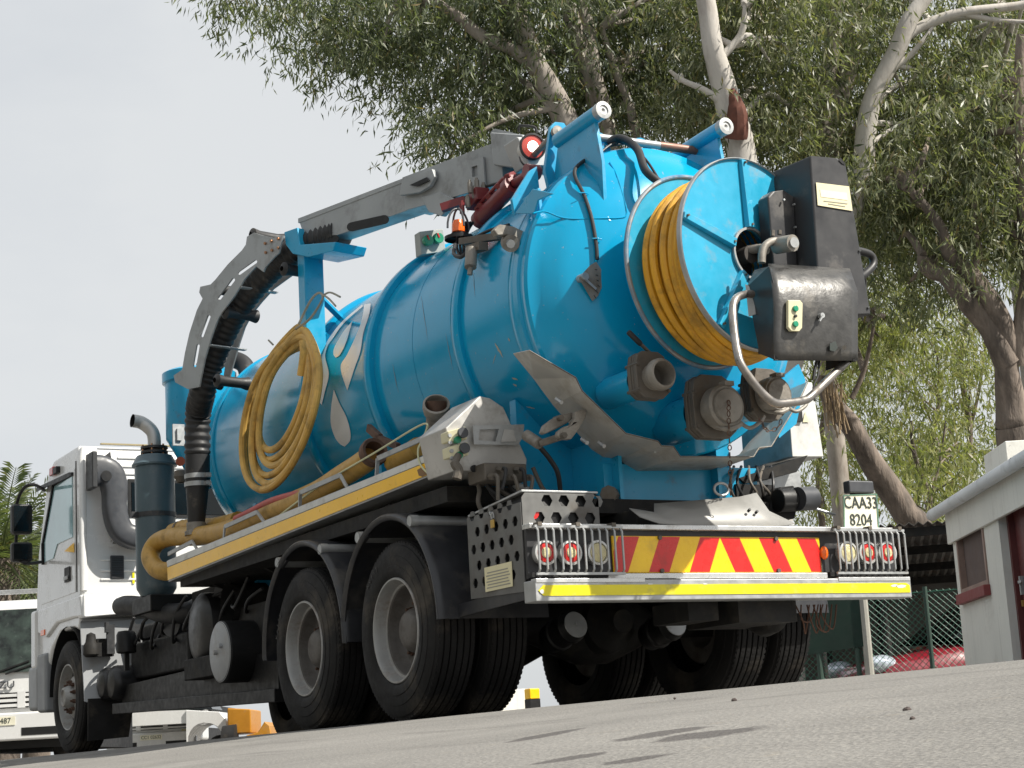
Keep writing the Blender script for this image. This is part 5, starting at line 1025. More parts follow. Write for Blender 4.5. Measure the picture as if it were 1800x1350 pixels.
sw = obj('switch_panel', MB().plate([F(1381, 529, yk-.006), F(1402, 529, yk-.006), F(1407, 535, yk-.006), F(1406, 578, yk-.006), F(1401, 584, yk-.006), F(1386, 583, yk-.006), F(1381, 577, yk-.006)], (0, -.022, 0)), m_beige, cb_, bevel=.005)
for py, m, r in ((543, m_green, .016), (556, m_ink, .008), (570, m_green, .016)): p = F(1397, py, yk-.028); obj('push_button', MB().cyl(p, p+V((0, -.014, 0)), r, 16), m, cb_, bevel=.003)
p = F(1441, 556, yk-.008); obj('box_lock', MB().cyl(p, p+V((0, -.025, 0)), .014, 12).bar(p+V((0, -.025, 0)), p+V((-.03, -.03, -.035)), .010, .008), m_galv, cb_)
obj('torn_slot', MB().plate([F(1458, 604, yk-.006), F(1468, 600, yk-.006), F(1472, 612, yk-.006), F(1466, 618, yk-.006), F(1458, 616, yk-.006)], (0, -.004, 0)), m_ink, cb_); obj('slot_knob', MB().cyl(F(1484, 611, yk-.005), F(1484, 611, yk-.03), .012, 10), m_cast, cb_)
part('cable_tail', MB().tube(smooth([F(1436, 634, yk+.05), F(1432, 652, yk+.05), F(1430, 668, yk+.05)], 5), .009, 8).tube(smooth([F(1440, 634, yk+.06), F(1438, 660, yk+.05), F(1430, 680, yk+.05), F(1432, 705, yk+.04)], 6), .006, 8), m_hose_black)
# bent tube guard round the box
gt = [F(1322, 517, yk+.20), F(1308, 518, yk+.18), F(1293, 526, yk+.14), F(1288, 545, yk+.12), F(1291, 585, yk+.06), F(1297, 622, yk+.0), F(1305, 645, yk-.02), F(1330, 680, yk-.03), F(1352, 702, yk-.03), F(1368, 709, yk-.02), F(1395, 707, yk+.0), F(1412, 704, yk+.02), F(1424, 698, yk+.03), F(1455, 668, yk+.06), F(1478, 646, yk+.09), F(1494, 630, yk+.12)]
gd = part('tube_guard', MB().tube(smooth(gt, 6), .0215, 14), mat('worn_tube_steel', (.30, .28, .26), .34, .8, 0, .25, 6, ((.09, .07, .05), .35, 9)))
obj('guard_bracket', MB().plate([F(1310, 500, yk+.25), F(1324, 506, yk+.22), F(1328, 552, yk+.22), F(1316, 556, yk+.25)], (.008, 0, 0)), m_galv, gd)
# ------------------------------------------------------------------ suction boom
BP = V((-.87, 2.25, 3.55)); BD = V((-.235, .972, 0)).normalized(); BN = V((BD.y, -BD.x, 0))     # boom runs along BD in a vertical plane, BN to the right
def B(px, py, off=0): return on_plane(px, py, BP+BN*off, BN)
def beam(name, tl, tr, br, bl, wd, m, holes=(), par=None, bev=.008):
    P = [B(*q, -wd/2) for q in (tl, tr, br, bl)]
    return obj(name, MB().plate(P, BN*wd, [[B(*q, -wd/2) for q in h] for h in holes]), m, par or T, bevel=bev)
def slot(x0, y0, x1, y1, r, n=6):
    a = math.atan2(y1-y0, x1-x0); o = []
    for k in range(n+1): t = a+math.pi/2+math.pi*k/n; o.append((x0+r*math.cos(t), y0+r*math.sin(t)))
    for k in range(n+1): t = a-math.pi/2+math.pi*k/n; o.append((x1+r*math.cos(t), y1+r*math.sin(t)))
    return o
bm = beam('boom_beam', (524, 386), (800, 280), (800, 340), (540, 432), .16, m_boom)
obj('boom_flange_cover', MB().plate([B(524, 384, -.085), B(772, 289, -.085), B(772, 296, -.085), B(524, 392, -.085)], BN*.17), m_boom, bm)
for s in (slot(618, 399, 676, 386, 8), slot(560, 425, 590, 419, 6)): obj('lightening_slot', MB().plate([B(*q, -.083) for q in s], BN*-.003), m_black, bm)
sl = beam('boom_sleeve', (706, 312), (880, 246), (884, 322), (712, 370), .22, m_boom)
obj('sleeve_lug', MB().plate([B(*q, -.125) for q in ((712, 318), (765, 298), (770, 312), (762, 328), (742, 340), (708, 345))], BN*-.03), m_boom, sl, bevel=.006)
obj('sleeve_handle', MB().plate([B(*q, -.16) for q in ((722, 326), (752, 312), (756, 318), (735, 328))], BN*-.012), m_black, sl)
obj('slide_pad', MB().plate([B(*q, -.12) for q in ((738, 346), (775, 338), (800, 350), (775, 380), (752, 372))], BN*.05), m_boom, sl, bevel=.01)
obj('link_plate', MB().plate([B(*q, -.115) for q in ((824, 284), (852, 276), (856, 330), (838, 350), (826, 330))], BN*-.015, [[B(*q, -.115) for q in ((832, 294), (842, 291), (843, 310), (833, 312))]]), m_boom, sl)
hd_ = beam('boom_head', (860, 232), (918, 236), (932, 300), (866, 290), .30, m_boom, bev=.012)
obj('head_top', MB().plate([B(870, 226, -.13), B(930, 240, -.13), B(925, 250, -.13), B(862, 232, -.13)], BN*.26), m_boom, hd_)
obj('grab_handle', MB().tube(smooth([B(912, 232, -.05), B(913, 222, -.05), B(924, 221, -.02), B(940, 224, .03), B(943, 234, .03)], 5), .009, 8), m_black, hd_)
lf = at(936, 258, Y=-.35); ld = V((-.15, -1, -.12)).normalized()
lt = part('work_lamp', MB().lathe([(-.16, .05), (-.12, .075), (-.01, .085), (0, .085), (.004, .075), (-.01, .072)], lf, ld, 28), mat('lamp_housing', (.62, .6, .55), .4, .2)); obj('lamp_bezel', MB().lathe([(-.006, .086), (.008, .086), (.01, .074), (0, .073)], lf, ld, 28), m_black, lt)
obj('red_lens', MB().lathe([(.002, .073), (.006, .05), (.008, .034)], lf, ld, 28), mat('lens_red_lit', srgb(206, 88, 76), .2, 0, .5), lt); obj('bulb_glow', MB().lathe([(.008, .036), (.014, .024), (.017, 0)], lf, ld, 20), m_lit, lt)
part('lamp_mount', MB().plate([at(908, 240, Y=-.33), at(976, 245, Y=-.33), at(978, 292, Y=-.33), at(930, 290, Y=-.33)], (0, .18, 0), [[at(960, 252, Y=-.33), at(972, 252, Y=-.33), at(973, 282, Y=-.33), at(960, 280, Y=-.33)]]), mat('mount_grey', (.42, .43, .43), .45, .2, 0, .1, 4), bevel=.01)
part('lamp_cable', MB().tube(smooth([at(914, 276, Y=-.4), at(917, 284, Y=-.42), at(924, 292, Y=-.42)], 5), .008, 8), m_hose_black)
# blue clevis holding the boom foot
for q, y in (((964, 218), -.55), ((988, 222), -.72)):
    p = at(*q, Y=y); o = [at(968, 222, Y=y), at(976, 214, Y=y), at(992, 216, Y=y), at(998, 226, Y=y), at(994, 300, Y=y), at(965, 330, Y=y), at(958, 300, Y=y)]
    part('boom_clevis', MB().plate(o, (0, .03, 0)), m_blue2, bevel=.004)
pp = at(977, 233, Y=-.74); part('clevis_pin', MB().lathe([(0, 0), (0, .034), (.03, .034), (.03, .02), (.035, 0)], pp, (-.1, -1, 0), 18).cyl(pp, pp+V((.1, .5, 0)), .02, 12), m_cast)
part('slew_base', MB().lathe([(0, .24), (.10, .22), (.10, .16), (.3, .14), (.3, 0)], (-.05, -.35, 3.18), (0, 0, 1), 32), m_blue2)
# hydraulic cylinder, dark red, with valve block
ra, rb = at(842, 388, Y=.15), at(905, 322, Y=-.35)
rc = part('hydraulic_cylinder', MB().lathe([(0, .02), (0, .058), (.05, .062), (.06, .052), (.42, .052), (.43, .064), (.5, .064), (.5, .03)], ra, rb-ra, 24), m_red)
rl = (rb-ra).normalized(); rbe = at(934, 302, Y=-.55)
obj('cylinder_rod', MB().cyl(rb, rbe, .028, 14).cyl(rbe+V((-.04, 0, .0)), rbe+V((.05, 0, 0)), .045, 16), m_red, rc)
obj('oil_pipe', MB().tube([ra+V((-.02, 0, .075)), ra+rl*.15+V((-.02, 0, .08)), ra+rl*.40+V((-.02, 0, .08)), ra+rl*.46+V((0, 0, .06))], .013, 8), m_red, rc)
for t in (.08, .2, .34, .46): obj('pipe_union', MB().cyl(ra+rl*t+V((-.04, -.02, .05)), ra+rl*t+V((.03, .02, .09)), .022, 6), m_red, rc)
vb = part('valve_block', MB().obox(at(840, 350, Y=.15), (.10, .16, .09), rl), m_red, bevel=.006)
for q in ((826, 326), (838, 322), (850, 330), (834, 336), (822, 352), (812, 362)): p = at(*q, Y=.12); obj('port_fitting', MB().cyl(p+V((0, 0, -.05)), p+V((.0, 0, .02)), .017, 8).cyl(p+V((0, 0, .02)), p+V((0, 0, .035)), .010, 8), m_cast if q[0] % 4 == 2 else m_red, vb)
obj('pilot_line', MB().bar(at(776, 366, Y=.3), at(818, 352, Y=.2), .05, .05), m_red, vb)
for k in range(4): obj('flexible_line', MB().tube(smooth([at(820+k*4, 390, Y=0), at(806+k*5, 410, Y=.05), at(803+k*6, 435, Y=.0), at(812+k*3, 452, Y=-.1), at(830, 440, Y=-.15)], 6), .009, 8), m_hose_black, vb)
part('boom_underside_line', MB().tube(smooth([B(770, 378, -.1), B(810, 352, -.14), B(850, 330, -.14), B(890, 318, -.16), B(915, 308, -.16)], 6), .01, 8), m_hose_black)
# amber beacon in a guard cage, locking clamp
bc = at(806, 408, Y=.0); bn = part('amber_beacon', MB().lathe([(-.02, .09), (0, .09), (.005, .05), (.02, .05)], bc+V((0, 0, -.03)), (0, 0, 1), 20), m_black)
obj('amber_lens', MB().lathe([(-.0, .042), (.05, .040), (.075, .03), (.08, 0)], bc, (0, 0, 1), 20), m_lamp_amber, bn)
for a in (0, math.pi/2): obj('cage_hoop', MB().tube([bc+V((math.cos(a)*.075*math.cos(t), math.sin(a)*.075*math.cos(t), .02+.13*math.sin(t))) for t in [math.pi*i/12 for i in range(13)]], .007, 8), m_grey_plastic, bn)
lc = part('locking_clamp', MB().plate([at(x, y, Y=-.92) for x, y in ((868, 404), (878, 394), (904, 398), (925, 408), (931, 422), (925, 431), (913, 431), (904, 419), (890, 413), (875, 414))], (0, .05, 0)), m_cast, bevel=.008)
obj('clamp_washer', MB().cyl(at(895, 426, Y=-.86), at(898, 428, Y=-.92), .05, 18), m_cast, lc); obj('clamp_bolt', MB().cyl(at(895, 427, Y=-.9), at(898, 429, Y=-.95), .025, 8), m_galv, lc)
obj('clamp_link', MB().bar(at(812, 425, Y=-.2), at(880, 415, Y=-.6), .05, .04).bar(at(826, 440, Y=-.3), at(850, 432, Y=-.5), .06, .05), m_valve, lc); obj('clamp_ram', MB().cyl(at(829, 438, Y=-.42), at(827, 470, Y=-.45), .036, 16).cyl(at(827, 470, Y=-.45), at(826, 483, Y=-.45), .016, 10), m_cast, lc)
obj('clamp_hoses', MB().tube(smooth([at(800, 430, Y=-.1), at(798, 446, Y=-.2), at(810, 452, Y=-.3), at(824, 440, Y=-.35)], 6), .012, 8).tube(smooth([at(830, 420, Y=-.3), at(860, 405, Y=-.45), at(895, 395, Y=-.6)], 6), .010, 8), m_hose_black, lc)
# control pad on the tank top edge
cpd = [at(737, 407, Y=.9), at(779, 402, Y=.9), at(784, 442, Y=.9), at(740, 448, Y=.9)]
cpx = part('deck_switch_box', MB().plate(cpd, (0, .08, 0)), mat('switch_box_grey', (.33, .34, .32), .5), bevel=.006)
for q in ((750, 424), (768, 420)): p = at(*q, Y=.89); obj('rotary_knob', MB().cyl(p, p+V((0, -.035, 0)), .037, 18), m_green, cpx, bevel=.004); obj('knob_mark', MB().bar(p+V((0, -.038, .0)), p+V((-.012, -.038, .03)), .010, .006, (0, 1, 0)), m_lamp_red, cpx)
# cradle post
cq = part('boom_cradle', MB().plate([B(499, 408, -.14), B(522, 400, -.14), B(527, 430, -.14), B(590, 425, -.14), B(585, 441, -.14), B(540, 452, -.14), B(514, 446, -.14), B(502, 430, -.14)], BN*.28), m_blue2, bevel=.006)
pa, pb = at(545, 445, X=-.86), at(548, 580, X=-.86)
part('cradle_post', MB().box((pa.x-.075, pa.y-.06, 2.5), (pa.x+.075, pa.y+.06, pa.z)), m_blue2, bevel=.006)
part('cradle_brace', MB().bar(at(560, 520, X=-.82), at(600, 560, X=-.6), .05, .02), m_blue2)
# ------------------------------------------------------------------ curved hose guide
def guide(off):
    o = [(497, 414), (490, 445), (482, 452), (466, 470), (463, 478), (450, 468), (430, 490), (412, 520), (393, 545), (383, 560), (372, 590), (360, 630), (353, 665), (350, 680), (330, 684), (308, 672), (305, 660), (320, 650), (325, 620), (333, 585), (346, 545), (356, 525), (350, 514), (352, 504), (370, 500), (378, 492), (400, 465), (425, 440), (432, 430), (434, 416), (446, 409), (462, 414), (480, 418)]
    return [B(x, y, off) for x, y in o]
holes = [slot(421, 480, 449, 460, 3), slot(386, 524, 410, 492, 3), slot(355, 590, 367, 557, 3), slot(342, 643, 348, 608, 3)]
ga = part('hose_guide', MB().plate(guide(-.17), BN*.012, [[B(*q, -.17) for q in h] for h in holes]), m_boom)
gi = [(528, 462), (520, 478), (500, 492), (478, 508), (458, 530), (440, 552), (428, 575), (418, 605), (408, 640), (400, 668), (390, 668), (394, 640), (404, 600), (414, 570), (428, 540), (446, 515), (468, 492), (490, 478), (510, 462)]
obj('far_guide', MB().plate([B(x+2, y, .16) for x, y in gi], BN*.012), m_boom, ga)
for q in ((448, 412), (372, 507), (330, 668), (503, 472), (400, 548), (385, 668)):
    a = B(q[0]-(8 if q[0] > 380 else 0), q[1], -.16); bq = B(q[0]+(16 if q[0] > 380 else 6), q[1]+2, .16) if 0 else a+BN*.32
    obj('guide_roller', MB().lathe([(0, .02), (.02, .052), (.08, .04), (.24, .04), (.30, .052), (.32, .02)], a, BN, 16), m_hose_black, ga)
for (x, y) in ((430, 505), (376, 607)): a = B(x-8, y, -.165); obj('guide_strap', MB().bar(a, a+BN*.33, .05, .008), m_boom, ga)
for q in ((467, 428), (478, 424), (490, 420), (468, 444), (479, 440), (490, 436)): a = B(*q, -.172); obj('guide_bolt', MB().cyl(a, a-BN*.012, .011, 8), m_copper, ga)
# corrugated suction hose
path = smooth([B(600, 410, 0), B(560, 422, 0), B(510, 446, 0), B(470, 478, 0), B(425, 530, 0), B(395, 582, 0), B(370, 640, 0), B(356, 690, 0), at(348, 730, X=-1.15), at(347, 800, X=-1.15)], 22)
rad = [.098+.007*math.sin(i*1.55) for i in range(len(path))]
sh = part('suction_hose', MB().tube(path, rad, 20), m_hose_black, ang=80)
h1, h2 = at(347, 800, X=-1.15), at(345, 932, X=-1.15)
n = 34; vp = [h1+(at(347, 838, X=-1.15)-h1)*(i/n) for i in range(n+1)]
hb = at(347, 850, X=-1.15)
obj('hose_lower_end', MB().tube([h1, at(347, 845, X=-1.15), at(347, 852, X=-1.15), at(346, 895, X=-1.15), at(345, 918, X=-1.15)], [.097, .097, .092, .075, .068], 24), m_hose_black, sh)
for y in (838, 852): c = at(347, y, X=-1.15); obj('hose_clamp', MB().lathe([(-.018, .101), (.018, .101), (.018, .095)], c, (0, 0, 1), 28).box(c+V((.03, -.12, -.016)), c+V((.07, -.09, .016))), m_platewhite if 0 else m_galv, sh)
obj('hose_coupling', MB().lathe([(-.05, .09), (-.02, .09), (-.01, .075), (.05, .075)], at(345, 930, X=-1.15), (0, 0, 1), 28), m_cast, sh)
# ------------------------------------------------------------------ cyclone vessel ahead of the tank
cyc = at(346, 720, Y=4.95); cz = [at(292, y, Y=4.95).z for y in (655, 668, 770, 835)]
cx_ = at(292, 720, Y=4.95).x+.30
cv = part('cyclone_vessel', MB().lathe([(cz[3]-.1, .10), (cz[3], .11), (cz[2], .29), (cz[1]-.02, .29), (cz[1]-.015, .315), (cz[0], .315), (cz[0]+.02, .28), (cz[0]+.05, 0)], (cx_, 4.95, 0), (0, 0, 1), 40), m_blue2)
lp = at(313, 765, Y=4.66); obj('lid_latch', MB().box(lp+V((-.05, -.02, -.09)), lp+V((.05, 0, .09))).box(lp+V((-.02, -.04, -.05)), lp+V((.02, -.02, .05))), m_galv, cv); obj('round_sticker', MB().lathe([(0, .04), (.003, .04), (.003, 0)], at(317, 811, Y=4.74), (0, -1, -.3), 20), mat('orange_sticker', (.5, .12, .06), .5), cv)
obj('drain_plug', MB().lathe([(0, .03), (.05, .06), (.1, .05), (.1, 0)], at(318, 838, Y=4.8)-V((0, 0, .05)), (0, 0, 1), 16), m_valve, cv)
part('vacuum_elbow', MB().tube(smooth([at(385, 645, Y=4.9), at(405, 632, Y=4.9), at(428, 640, Y=4.8), at(436, 662, Y=4.7), at(437, 690, Y=4.6)], 8), .075, 18), m_hose_black)
# ------------------------------------------------------------------ left side deck
def K(px, py, x=-1.25): return at(px, py, X=x)
dt0, dt1, db0, db1 = K(294, 985), K(775, 788), K(296, 1023), K(786, 825)
deck = part('side_deck', MB().hexa([db0, db1, db1+V((.5, 0, 0)), db0+V((.5, 0, 0)), dt0, dt1, dt1+V((.5, 0, 0)), dt0+V((.5, 0, 0))]), m_galv, bevel=.004)
ox = V((-.003, 0, 0)); st = [K(295, 998)+ox, K(781, 801)+ox, K(784, 822)+ox, K(296, 1020)+ox]
obj('amber_stripe', MB().plate(st, (-.002, 0, 0)), m_tape_o, deck)
obj('white_band', MB().plate([dt0+ox+V((0, 0, -.006)), dt1+ox+V((0, 0, -.006)), K(780.5, 799.5)+ox, K(295, 996.5)+ox], (-.002, 0, 0)), mat('white_band_dirty', (.60, .60, .57), .45, 0, 0, .1, 5, ((.33, .30, .25), .3, 6)), deck)
obj('worn_patch', MB().plate([K(735, 826.5-.2)+ox*2, K(742, 822)+ox*2, K(752, 824)+ox*2, K(757, 832)+ox*2, K(744, 838)+ox*2, K(738, 836)+ox*2], (-.001, 0, 0)), mat('worn_brown', (.2, .11, .04), .7), deck)
rails = [[(296, 974), (338, 952), (348, 968)], [(393, 950), (395, 926), (452, 900), (467, 921)], [(527, 894), (528, 866), (598, 835), (611, 858)], [(662, 838), (664, 806), (774, 757), (776, 790)]]
for r_ in rails:
    g = None
    for a, c in zip(r_[:-1], r_[1:]):
        mb = MB().bar(K(*a, -1.235), K(*c, -1.235), .012, .03 if abs(a[0]-c[0]) > 20 else .022)
        g = part('deck_rail', mb, m_galv) if g is None else obj('rail_post', mb, m_galv, g)
part('deck_underframe', MB().box((-1.2, -.5, 1.20), (-.5, 4.1, 1.29)), m_chassis)
for y in (.4, 1.6, 2.8, 3.9): part('deck_bracket', MB().bar((-1.15, y, 1.30), (-.45, y, .95), .05), m_chassis)
# under-deck hydraulic lines near the tail
for k in range(7):
    a = V((-1.15+k*.06, -.72+rnd.uniform(-.06, .06), 1.36)); part('hydraulic_line', MB().tube(smooth([a, a+V((rnd.uniform(-.05, .05), -.03, -.12)), a+V((.05+rnd.uniform(-.05, .1), -.05, -.22)), a+V((.12, .0, -.32-rnd.uniform(0, .1)))], 6), .013, 8), m_hose_black if k % 3 else m_valve)
part('hydraulic_line', MB().tube(smooth([K(845, 845, -1.1), K(870, 842, -1.0), K(900, 850, -.9), K(940, 868, -.8)], 6), .022, 10), m_galv)
mfb = part('valve_manifold', MB().box((-1.17, -.9, 1.26), (-.9, -.7, 1.36)), m_valve, bevel=.01)
for k in range(5): p = V((-1.14+k*.055, -.91, 1.28+.04*(k % 2))); obj('line_fitting', MB().cyl(p, p+V((0, -.05, -.01)), .02, 6), m_valve, mfb); obj('line_elbow', MB().tube(smooth([p+V((0, -.04, 0)), p+V((0, -.08, -.02)), p+V((rnd.uniform(-.04, .05), -.07, -.10-rnd.uniform(0, .06)))], 5), .011, 8), m_hose_black if k % 2 else m_valve, mfb)
# ------------------------------------------------------------------ stainless hood and switch boxes at the deck's rear end
hoodL = [K(783, 762), K(842, 697), K(862, 715), K(900, 757), K(925, 808), K(925, 825), K(808, 828)]
yh = -.66
HB = lambda x, y: at(x, y, Y=yh-.12)
hood = part('steel_hood', MB().plate([HB(800, 828), HB(925, 826), HB(927, 808), HB(885, 715), HB(862, 700), HB(843, 696), HB(783, 752)], (.0, .34, 0)), m_steel, bevel=.008)
fl_ = [HB(826, 750), HB(916, 748), HB(914, 770), HB(905, 784), HB(828, 783)]
obj('hood_visor', MB().plate([p+V((0, -.03, 0)) for p in fl_], (0, -.006, 0), [[HB(838, 757)+V((0, -.03, 0)), HB(872, 756)+V((0, -.03, 0)), HB(866, 778)+V((0, -.03, 0)), HB(836, 776)+V((0, -.03, 0))]]), m_galv, hood)
obj('visor_window', MB().plate([HB(880, 757)+V((0, -.04, 0)), HB(896, 758)+V((0, -.04, 0)), HB(901, 778)+V((0, -.04, 0)), HB(874, 779)+V((0, -.04, 0))], (0, -.003, 0)), m_steel, hood)
for x in (832, 884): obj('drain_notch', MB().lathe([(0, .02), (.012, .02), (.012, 0)], HB(x, 824)+V((0, -.002, 0)), (0, -1, 0), 14), m_black, hood)
for (a, bq) in (((786, 752), (820, 772)), ((789, 779), (823, 800))):
    x0_, y0_ = a; x1_, y1_ = bq; P = [at(x0_, y0_+6, Y=-.82), at(x1_, y0_-3, Y=-.86), at(x1_+2, y1_, Y=-.86), at(x0_+2, y1_+5, Y=-.82)]
    sb = part('switch_box', MB().plate(P, (0, .09, 0)), m_beige, bevel=.008)
    obj('cable_gland', MB().cyl(P[0]+V((.05, -.0, -.05)), P[0]+V((.05, -.03, -.05)), .020, 12), m_green, sb); obj('gland_cap', MB().cyl(P[1]+V((-.03, 0, -.04)), P[1]+V((-.03, -.02, -.04)), .030, 16), m_grey_plastic, sb)
    for k in range(2): obj('box_screw', MB().cyl(P[0]+V((.012, 0, -.025-.04*k)), P[0]+V((.012, -.012, -.025-.04*k)), .011, 10), m_galv, sb)
part('hanging_plug', MB().tube(smooth([at(806, 800, Y=-.84), at(800, 815, Y=-.86), at(806, 826, Y=-.87), at(803, 842, Y=-.87)], 5), [.02]*5+[.028]*11, 8), m_valve)
# small padlock hasp bar (lock itself is separate)
part('hasp', MB().bar(K(862, 900, -1.245), K(868, 912, -1.245), .02, .008), m_galv)
# ------------------------------------------------------------------ filter stack with elbow
sx, sy = -1.03, 5.2
z0_, z1_ = 1.30, 2.34
stk = part('silencer_stack', MB().lathe([(z0_-.06, .0), (z0_-.06, .13), (z0_, .165), (z0_+.02, .168), (z1_-.01, .168), (z1_, .19), (z1_+.015, .192), (z1_+.03, .18), (z1_+.09, .15), (z1_+.11, .07), (z1_+.11, 0)], (sx, sy, 0), (0, 0, 1), 48), mat('stack_slate_paint', srgb(74, 92, 100), .4, 0, .1, .1, 3, ((.2, .21, .21), .2, 6)))
obj('stack_band', MB().lathe([(1.90, .170), (1.90, .176), (1.94, .176), (1.94, .170)], (sx, sy, 0), (0, 0, 1), 48).box((sx-.22, sy-.05, 1.895), (sx-.165, sy-.01, 1.945)), m_dark_plastic, stk)
obj('stack_collar', MB().lathe([(z1_+.11, .06), (z1_+.11, .115), (z1_+.13, .115), (z1_+.13, .06)], (sx, sy, 0), (0, 0, 1), 32).lathe([(z1_+.15, .06), (z1_+.15, .115), (z1_+.17, .115), (z1_+.17, .06)], (sx, sy, 0), (0, 0, 1), 32), m_dark_plastic, stk)
zt_ = z1_+.15; ep = smooth([(sx, sy, zt_), (sx, sy, zt_+.10), (sx-.02, sy+.02, zt_+.17), (sx-.09, sy+.05, zt_+.235), (sx-.17, sy+.05, zt_+.25)], 6)
obj('outlet_elbow', MB().tube(ep, .056, 20, caps=False), m_steel, stk); e1 = V(ep[-1]); ed = (V(ep[-1])-V(ep[-2])).normalized(); obj('outlet_mouth', MB().lathe([(.001, .056), (.004, .058), (.001, .05), (-.04, .048), (-.04, 0)], e1, ed, 20), m_black, stk)
for k in range(6): q = math.pi*2*k/6; p = V((sx+.10*math.cos(q), sy+.10*math.sin(q), z1_+.10)); obj('collar_bolt', MB().cyl(p, p+V((0, 0, .085)), .009, 6), m_copper, stk)
part('stack_bracket', MB().box((-1.15, 5.0, 1.10), (-.6, 5.5, 1.24)), m_black, bevel=.01)
# ------------------------------------------------------------------ cab
CY0, CY1 = 6.85, 8.45
side = [(CY0, 1.44), (CY0-.005, 2.70), (CY0+.03, 2.78), (CY0+.10, 2.82), (7.75, 2.82), (7.95, 2.74), (8.35, 1.95), (8.42, 1.55), (8.47, 1.0), (8.42, .62), (8.1, .62), (8.02, .82), (7.85, 1.0), (7.5, 1.14), (7.1, 1.14), (6.95, 1.10), (6.87, 1.2)]
side_low = [(CY0, 1.44), (8.42, 1.44)]
cab = part('cab_shell', MB().plate([(-1.2, y, z) for y, z in side], (2.4, 0, 0)), m_white, bevel=.05, seg=4, ang=40)
# fender behind the front wheel
fd = [at(66, 1100, X=-1.22)]
obj('fender', MB().plate([(-1.225, 6.72, 1.20), (-1.225, 6.80, 1.42), (-1.225, 8.3, 1.42), (-1.225, 8.3, 1.2), (-1.225, 7.95, 1.12), (-1.225, 7.6, 1.22), (-1.225, 7.05, 1.22)], (.5, 0, 0)), m_white, cab, bevel=.03, seg=3)
obj('fender_rear', MB().hexa([(-1.22, 6.70, 1.20), (-.5, 6.45, 1.24), (-.5, 6.8, 1.24), (-1.22, 6.9, 1.20), (-1.2, 6.78, 1.42), (-.5, 6.70, 1.42), (-.5, 6.85, 1.42), (-1.2, 6.9, 1.42)]), m_white, cab, bevel=.02)
arch = []
for i in range(17):
    a = math.pi*i/16; arch.append((YF+.60*math.cos(a), .55+.62*math.sin(a)))
obj('wheel_arch_liner', MB().grid([[(x, y, z) for y, z in arch] for x in (-1.215, -.75)]), m_black, cab)
obj('rear_wing_panel', MB().plate([(-1.235, 6.66, .45), (-1.235, 6.78, 1.16), (-1.235, 6.72, 1.18), (-.55, 6.60, 1.18), (-.55, 6.60, .80), (-1.15, 6.60, .42)], (0, -.02, 0)), mat('wing_grey', (.30, .31, .32), .45, 0, 0, .1, 3, (DUST, .2, 5)), cab)
for x in (-1.02, -.78): obj('wing_strap', MB().box((x-.035, 6.54, .86), (x+.035, 6.575, 1.12)).box((x-.05, 6.52, 1.05), (x-.02, 6.575, 1.14)), m_dark_plastic, cab)
obj('mud_flap', MB().hexa([(-1.22, 6.60, .10), (-.85, 6.60, .12), (-.85, 6.62, .12), (-1.22, 6.62, .10), (-1.22, 6.58, .47), (-.80, 6.56, .47), (-.80, 6.58, .47), (-1.22, 6.60, .47)]), m_rubber, cab)
# side door and glazing
gx = -1.206
dr = obj('door_panel', MB().plate([(gx, 7.02, 1.46), (gx, 7.02, 2.62), (gx, 7.72, 2.62), (gx, 8.12, 2.05), (gx, 8.2, 1.46)], (.012, 0, 0)), m_white, cab, bevel=.012)
obj('side_window', MB().plate([(gx-.008, 7.08, 1.98), (gx-.008, 7.08, 2.55), (gx-.008, 7.68, 2.55), (gx-.008, 8.06, 2.05), (gx-.008, 8.06, 1.86), (gx-.008, 7.75, 1.86), (gx-.008, 7.6, 1.98)], (.006, 0, 0)), m_glass, cab)
obj('window_frame', MB().bar((gx-.012, 7.05, 2.57), (gx-.012, 7.72, 2.57), .02, .03).bar((gx-.012, 7.70, 2.57), (gx-.012, 8.10, 2.05), .02, .035).bar((gx-.012, 8.10, 2.05), (gx-.012, 8.09, 1.84), .02, .03), m_black, cab)
obj('door_handle', MB().box((gx-.014, 7.16, 1.58), (gx-.004, 7.34, 1.72)), m_black, cab, bevel=.005); obj('handle_pull', MB().box((gx-.03, 7.19, 1.60), (gx-.016, 7.31, 1.635)), m_galv, cab, bevel=.004)
obj('cab_stripe', MB().plate([(gx-.008, 7.02, 1.83), (gx-.008, 7.02, 1.92), (gx-.008, 7.35, 1.88)], (-.002, 0, 0)), m_tape_o, cab)
for y0_, y1_, z0_, z1_ in ((6.97, 6.99, 1.46, 2.68),): obj('door_gap', MB().box((gx+.001, y0_, z0_), (gx+.009, y1_, z1_)), m_black, cab)
obj('indicator_lamp', MB().box((-1.235, 8.0, 1.15), (-1.21, 8.14, 1.205)), m_lamp_amber, cab, bevel=.006); obj('roof_lamp', MB().box((-1.24, 7.65, 2.66), (-1.16, 7.78, 2.74)), m_lamp_red, cab, bevel=.01)
obj('roof_lamp_base', MB().box((-1.24, 7.52, 2.66), (-1.16, 7.645, 2.72)), m_black, cab)
